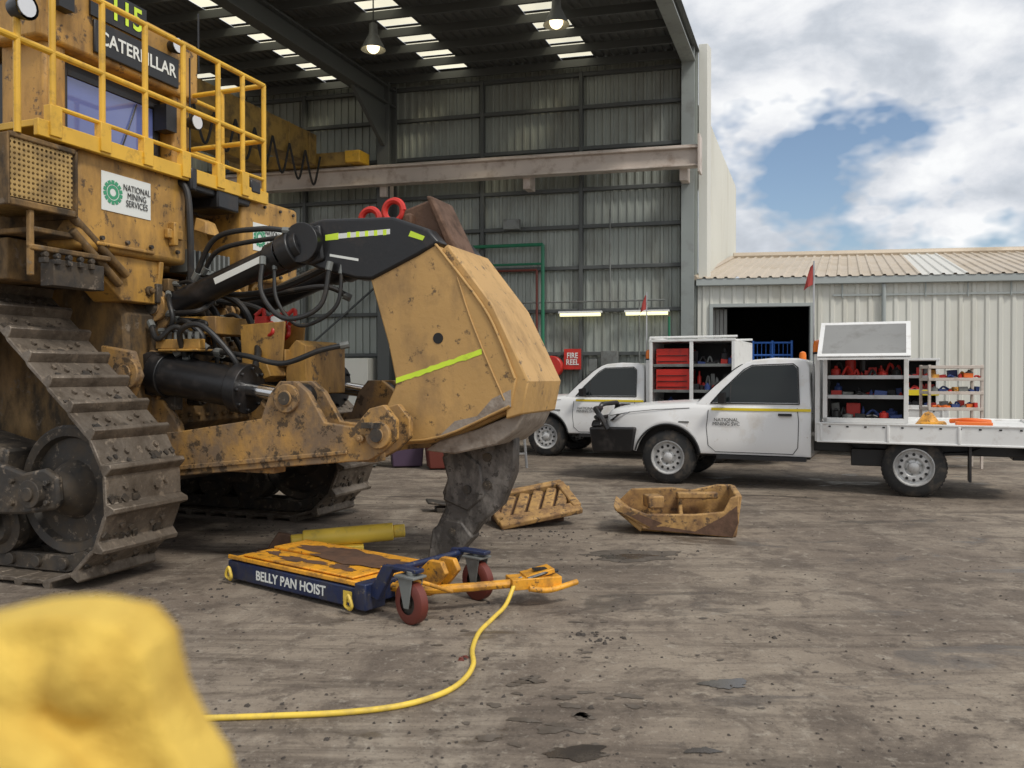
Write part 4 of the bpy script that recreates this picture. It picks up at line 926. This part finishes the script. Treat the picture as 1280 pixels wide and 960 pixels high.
mb=MB(); rdd=random.Random(5)
for i in range(9): 
    c=V((.66+rdd.random()*.3,-.36+rdd.random()*.2,1.86+rdd.random()*.16)); mb.tube([c,c+V((.06,.03,.05)),c+V((.1,-.02,-.03)),c+V((.03,0,-.07))],.018,8)
mb.cbox((.78,-.3,1.92),(.12,.08,.16)); mb.done('red_tools','red',dz)
mb=MB(); mb.cbox((.92,-.3,1.95),(.10,.08,.1)); mb.done('cloth','sticker',dz,.02)
mb=MB(); mb.prism([(-.1,.72),(-.3,.55),(-4.5,.55),(-4.5,.72)],-.85,.85); mb.done('belly_guard','dark',dz,.01)
# ---------------------------------------------------------------- hoist cart
ho=root('belly_pan_hoist',(-2.07,6.1,0),math.atan2(-.60,.80))
mb=MB(); mb.box(0,1.36,0,.72,.03,.16); mb.box(-.05,.0,.08,.64,.05,.13); mb.box(1.36,1.46,-.02,.16,.03,.2); mb.box(1.36,1.46,.56,.74,.03,.2); mb.done('base_frame','navy',ho,.01)
mb=MB(); mb.box(.03,1.34,.02,.70,.165,.185); mb.box(.1,1.26,.06,.32,.19,.205); mb.box(.06,1.30,.36,.66,.19,.21); mb.box(0,1.36,.0,.02,.17,.2); mb.box(0,1.36,.70,.72,.17,.2)
mb.prism([(1.40,.15),(1.55,.2),(1.70,.33),(1.80,.33),(1.84,.26),(1.75,.16),(1.6,.06),(1.40,.05)],.30,.34); mb.prism([(1.40,.15),(1.55,.2),(1.70,.33),(1.80,.33),(1.84,.26),(1.75,.16),(1.6,.06),(1.40,.05)],.42,.46)
mb.done('lifting_platform','org',ho,.006)
mb=MB()
blob(mb,.75,.45,.45,.15,.2125,seed=5,rough=.4); blob(mb,1.08,.48,.2,.12,.2128,seed=8,rough=.5); blob(mb,.5,.52,.2,.09,.2132,seed=18,rough=.5); blob(mb,.6,.18,.2,.06,.2075,seed=28,rough=.5); blob(mb,1.0,.2,.13,.05,.2078,seed=29,rough=.5); blob(mb,.25,.22,.08,.04,.2078,seed=33,rough=.5)
mb.done('grease_patch','rust',ho,flat=True)
text('BELLY PAN HOIST','hoist_lettering',(.70,-.002,.092),.092,(R90,0,0),'sticker',ho)
mb=MB()
for x,y in ((.06,-.02),(1.34,-.035)): mb.tube([(x,y,.03),(x+.03,y-.015,.06),(x,y-.015,.12),(x-.03,y-.015,.06),(x,y,.03)],.012,6)
mb.box(1.24,1.32,-.004,0,.06,.13)
mb.done('tie_rings','hosey',ho)
for nm,(x,y) in (('castor_near',(1.79,.05)),('castor_far',(1.76,.72))):
    MB().lathe([(.07,-.035),(.115,-.035),(.13,-.025),(.13,.025),(.115,.035),(.07,.035)],(x,y,.13),(.15,1,0),32).done(nm+'_tyre','maroon',ho)
    MB().lathe([(.001,-.04),(.03,-.04),(.03,-.02),(.09,-.015),(.09,.015),(.03,.02),(.03,.04),(.001,.04)],(x,y,.13),(.15,1,0),24).done(nm+'_hub','dark',ho)
    mb=MB()
    for o in (-.05,.044): mb.prism([(x-.07,.28),(x-.02,.10),(x+.02,.10),(x+.03,.16),(x+.05,.28)],y+o,y+o+.007)
    mb.box(x-.09,x+.07,y-.06,y+.06,.28,.295); mb.cyl((x,y,.295),(x,y,.32),.03); mb.done(nm+'_fork','grey',ho,.003)
mb=MB()
for y in (.03,.68): mb.box(1.62,1.85,y,y+.07,.31,.335); mb.prism([(1.42,.12),(1.56,.33),(1.66,.335),(1.52,.1)],y+.0,y+.04)
mb.cyl((1.62,.05,.30),(1.62,.72,.30),.022,n=12); mb.done('axle_beam','navy',ho,.006)
mb=MB(); mb.tube([(1.46,.22,.14),(1.75,.3,.15),(2.05,.72,.15)],.03,8,2); mb.tube([(1.8,.05,.27),(1.9,.3,.16)],.014,8,smooth=False)
rot=Matrix.Rotation(.95,3,'Z'); mb.cbox((2.12,.86,.15),(.34,.16,.07),rot); mb.cbox((2.12,.9,.20),(.2,.15,.03),rot@Matrix.Rotation(-.2,3,'Y'))
mb.tube([(2.17,.74,.13),(2.25,.86,.11),(2.34,1.05,.14)],.02,8)
mb.done('drawbar','org',ho,.004)
mb=MB(); mb.tube([(2.13,.78,.18),(2.2,.9,.21),(2.2,1.02,.2)],.012,6); mb.cbox((2.14,.9,.225),(.09,.05,.012),rot); mb.done('valve','blk',ho)
hr=root('air_hose'); mb=MB(); z=.014
mb.tube([(.02,5.42,.16),(-.04,5.3,.05),(-.12,5.12,z),(-.19,4.85,z),(-.215,4.55,z),(-.20,4.30,z),(-.24,4.08,z),(-.33,3.91,z),(-.50,3.77,z),(-.75,3.69,z),(-1.05,3.655,z),(-1.35,3.63,z),(-1.9,3.60,z),(-2.6,3.5,z)],.0135,12,10); mb.done('hose','hosey',hr)
MB().cyl((.02,5.42,.16),(.06,5.47,.17),.02).done('coupling','alu',hr)
r_=root('hydraulic_jack_arm',(-1.85,7.0,0),.2); mb=MB(); mb.cyl((.1,.0,.13),(.85,.0,.17),.075); mb.cyl((.85,0,.17),(.95,0,.175),.055); mb.cyl((0,-.02,.125),(.1,0,.13),.05); mb.box(.15,.6,-.1,.1,.0,.08); mb.done('tube_body','hosey',r_,.01)
mb=MB(); mb.box(-.25,.12,-.12,.14,.0,.05,Matrix.Rotation(.3,3,'Z')); mb.prism([(-.2,.05),(.1,.05),(.0,.18),(-.1,.2)],-.03,.03); mb.done('foot','rust',r_,.01)
# ripper guards on ground
g=root('ripper_guard',(.20,8.55,0),.35); mb=MB()
tilt=Matrix.Rotation(.36,3,'X')@Matrix.Rotation(-.16,3,'Y'); zc=V((0,0,.20))
for i in range(5): mb.cbox(tilt@V((-.26+i*.15,0,0))+zc,(.105,.42,.05),tilt@Matrix.Rotation(-.5,3,'Z'))
mb.cbox(tilt@V((0,.25,0))+zc,(.86,.08,.09),tilt); mb.cbox(tilt@V((0,-.25,0))+zc,(.86,.16,.06),tilt); mb.cbox(tilt@V((.40,0,.0))+zc,(.09,.5,.09),tilt); mb.cbox(tilt@V((-.40,0,.0))+zc,(.08,.5,.06),tilt)
mb.done('ribbed_plate','worn',g,.015)
mb=MB(); mb.cbox((0,.12,.05),(.7,.3,.1)); mb.cbox(tilt@V((0,0,-.045))+zc,(.84,.46,.03),tilt); mb.done('underside','rust',g,.01)
g=root('ripper_guard',(1.66,8.15,0),-.16); mb=MB()
mb.hexa([V(p) for p in [(-.40,-.22,.02),(.45,-.30,0),(.48,.22,0),(-.40,.25,.02),(-.44,-.25,.05),(.45,-.32,.05),(.49,.25,.05),(-.44,.28,.05)]])
mb.prism([(-.64,.22),(-.30,.05),(.45,.0),(.50,.14),(.50,.40),(.42,.37),(.36,.24),(.1,.21),(-.35,.20),(-.56,.28)],-.33,-.29)
mb.prism([(-.62,.24),(-.40,.04),(.45,.02),(.48,.2),(.50,.42),(.35,.42),(.1,.36),(-.1,.38),(-.5,.36)],.25,.29)
mb.hexa([V(p) for p in [(.42,-.30,.0),(.48,-.30,.0),(.48,.26,.0),(.42,.26,.0),(.47,-.30,.39),(.53,-.30,.39),(.52,.26,.42),(.46,.26,.42)]])
mb.hexa([V(p) for p in [(-.64,-.3,.22),(-.40,-.3,.02),(-.40,.26,.02),(-.64,.26,.24),(-.66,-.3,.27),(-.38,-.3,.07),(-.38,.26,.07),(-.66,.26,.29)]])
mb.prism([(-.29,.05),(.25,.05),(.25,.34),(.0,.20),(-.29,.17)],-.04,.0,'x')
mb.cbox((-.28,.05,.27),(.16,.2,.12),Matrix.Rotation(.3,3,'Z')); mb.cbox((.14,.1,.33),(.4,.1,.06),Matrix.Rotation(.2,3,'Z'))
mb.done('cast_shell','worn',g,.015)
mb=MB(); mb.prism([(-.36,.06),(.44,.01),(.49,.14),(.48,.30),(.36,.2),(.1,.05),(-.2,.09)],-.334,-.33); mb.prism([(-.5,.18),(-.3,.07),(-.2,.12),(-.42,.2)],-.334,-.33); mb.done('wear_patch','rust',g)
r_=root('steel_scrap_plate',(-.75,9.3,0),.2); mb=MB(); mb.box(-.2,.35,-.12,.12,.06,.09,Matrix.Rotation(.15,3,'Y')); mb.box(-.1,.2,-.1,.1,0,.05); mb.done('plate','dark',r_,.01)
for (x,y,m_,h,nm) in ((-1.75,13.9,'purple',.75,'waste_bin'),(-1.12,13.6,'maroon',.62,'waste_bin'),(-2.5,13.9,'grey',.6,'waste_bin')):
    r_=root(nm,(x,y,0),.2); mb=MB(); mb.hexa([V(p) for p in [(-.24,-.24,.02),(.24,-.24,.02),(.24,.24,.02),(-.24,.24,.02),(-.3,-.3,h),(.3,-.3,h),(.3,.3,h),(-.3,.3,h)]]); mb.box(-.32,.32,-.32,.32,h,h+.05); mb.box(-.05,.05,-.36,-.32,h,h+.04); mb.done('tub',m_,r_,.02)
r_=root('step_ladder',(.06,13.6,0),.3); mb=MB()
for x in(-.19,.19): mb.cyl((x,0,0),(x*.8,.25,1.35),.022,n=6); mb.cyl((x,.6,0),(x*.8,.27,1.35),.018,n=6)
for i in range(5): mb.box(-.17,.17,.03+i*.05,.10+i*.05,.22+i*.25,.245+i*.25)
mb.done('frame','alu',r_)
r_=root('marker_flag',(-.28,14.5,0)); MB().cyl((0,0,0),(0,0,3.25),.012,n=6).done('pole','alu',r_)
MB().cyl((0,0,0),(0,0,.06),.2).done('base','dark',r_)
mb=MB(); mb.add([(0,0,3.22),(0,0,2.98),(-.12,.02,2.95),(-.19,-.02,2.92),(-.1,.03,3.1)],[(0,1,2,4),(2,3,4)]); mb.done('flag_cloth','flag',r_,flat=True)
# ---------------------------------------------------------------- yellow glove near the lens
gl=root('yellow_glove',(-.014,0,-.012))
def ell(mb,c,r,n=14): 
    k=len(mb.v); mb.sph((0,0,0),1,n); 
    for i in range(k,len(mb.v)): v=mb.v[i]; mb.v[i]=(c[0]+v[0]*r[0],c[1]+v[1]*r[1],c[2]+v[2]*r[2])
mb=MB(); D0=.37
oc=[(-.262,1.385),(-.235,1.400),(-.205,1.407),(-.182,1.409),(-.155,1.405),(-.144,1.392),(-.139,1.368),(-.130,1.350),(-.119,1.334),(-.112,1.305),(-.115,1.26),(-.14,1.2),(-.26,1.2)]
mb.prism(oc,D0-.014,D0+.03)
ell(mb,(-.215,D0-.010,1.378),(.036,.018,.024)); ell(mb,(-.168,D0-.008,1.382),(.020,.018,.020))
mb.tube([(-.225,D0-.014,1.366),(-.19,D0-.024,1.352),(-.162,D0-.026,1.328),(-.145,D0-.020,1.300),(-.142,D0-.01,1.26)],.015,12)
mb.tube([(-.25,D0-.014,1.325),(-.215,D0-.026,1.312),(-.19,D0-.028,1.285),(-.185,D0-.02,1.25)],.018,12)
mb.tube([(-.2,D0,1.24),(-.24,D0-.03,1.1),(-.27,D0-.1,.95)],.045,14)
o=mb.done('glove_body','glove',gl)
md=o.modifiers.new('r','REMESH'); md.mode='VOXEL'; md.voxel_size=.003; md.use_smooth_shade=True
ms=o.modifiers.new('s','SMOOTH'); ms.iterations=6; ms.factor=.6
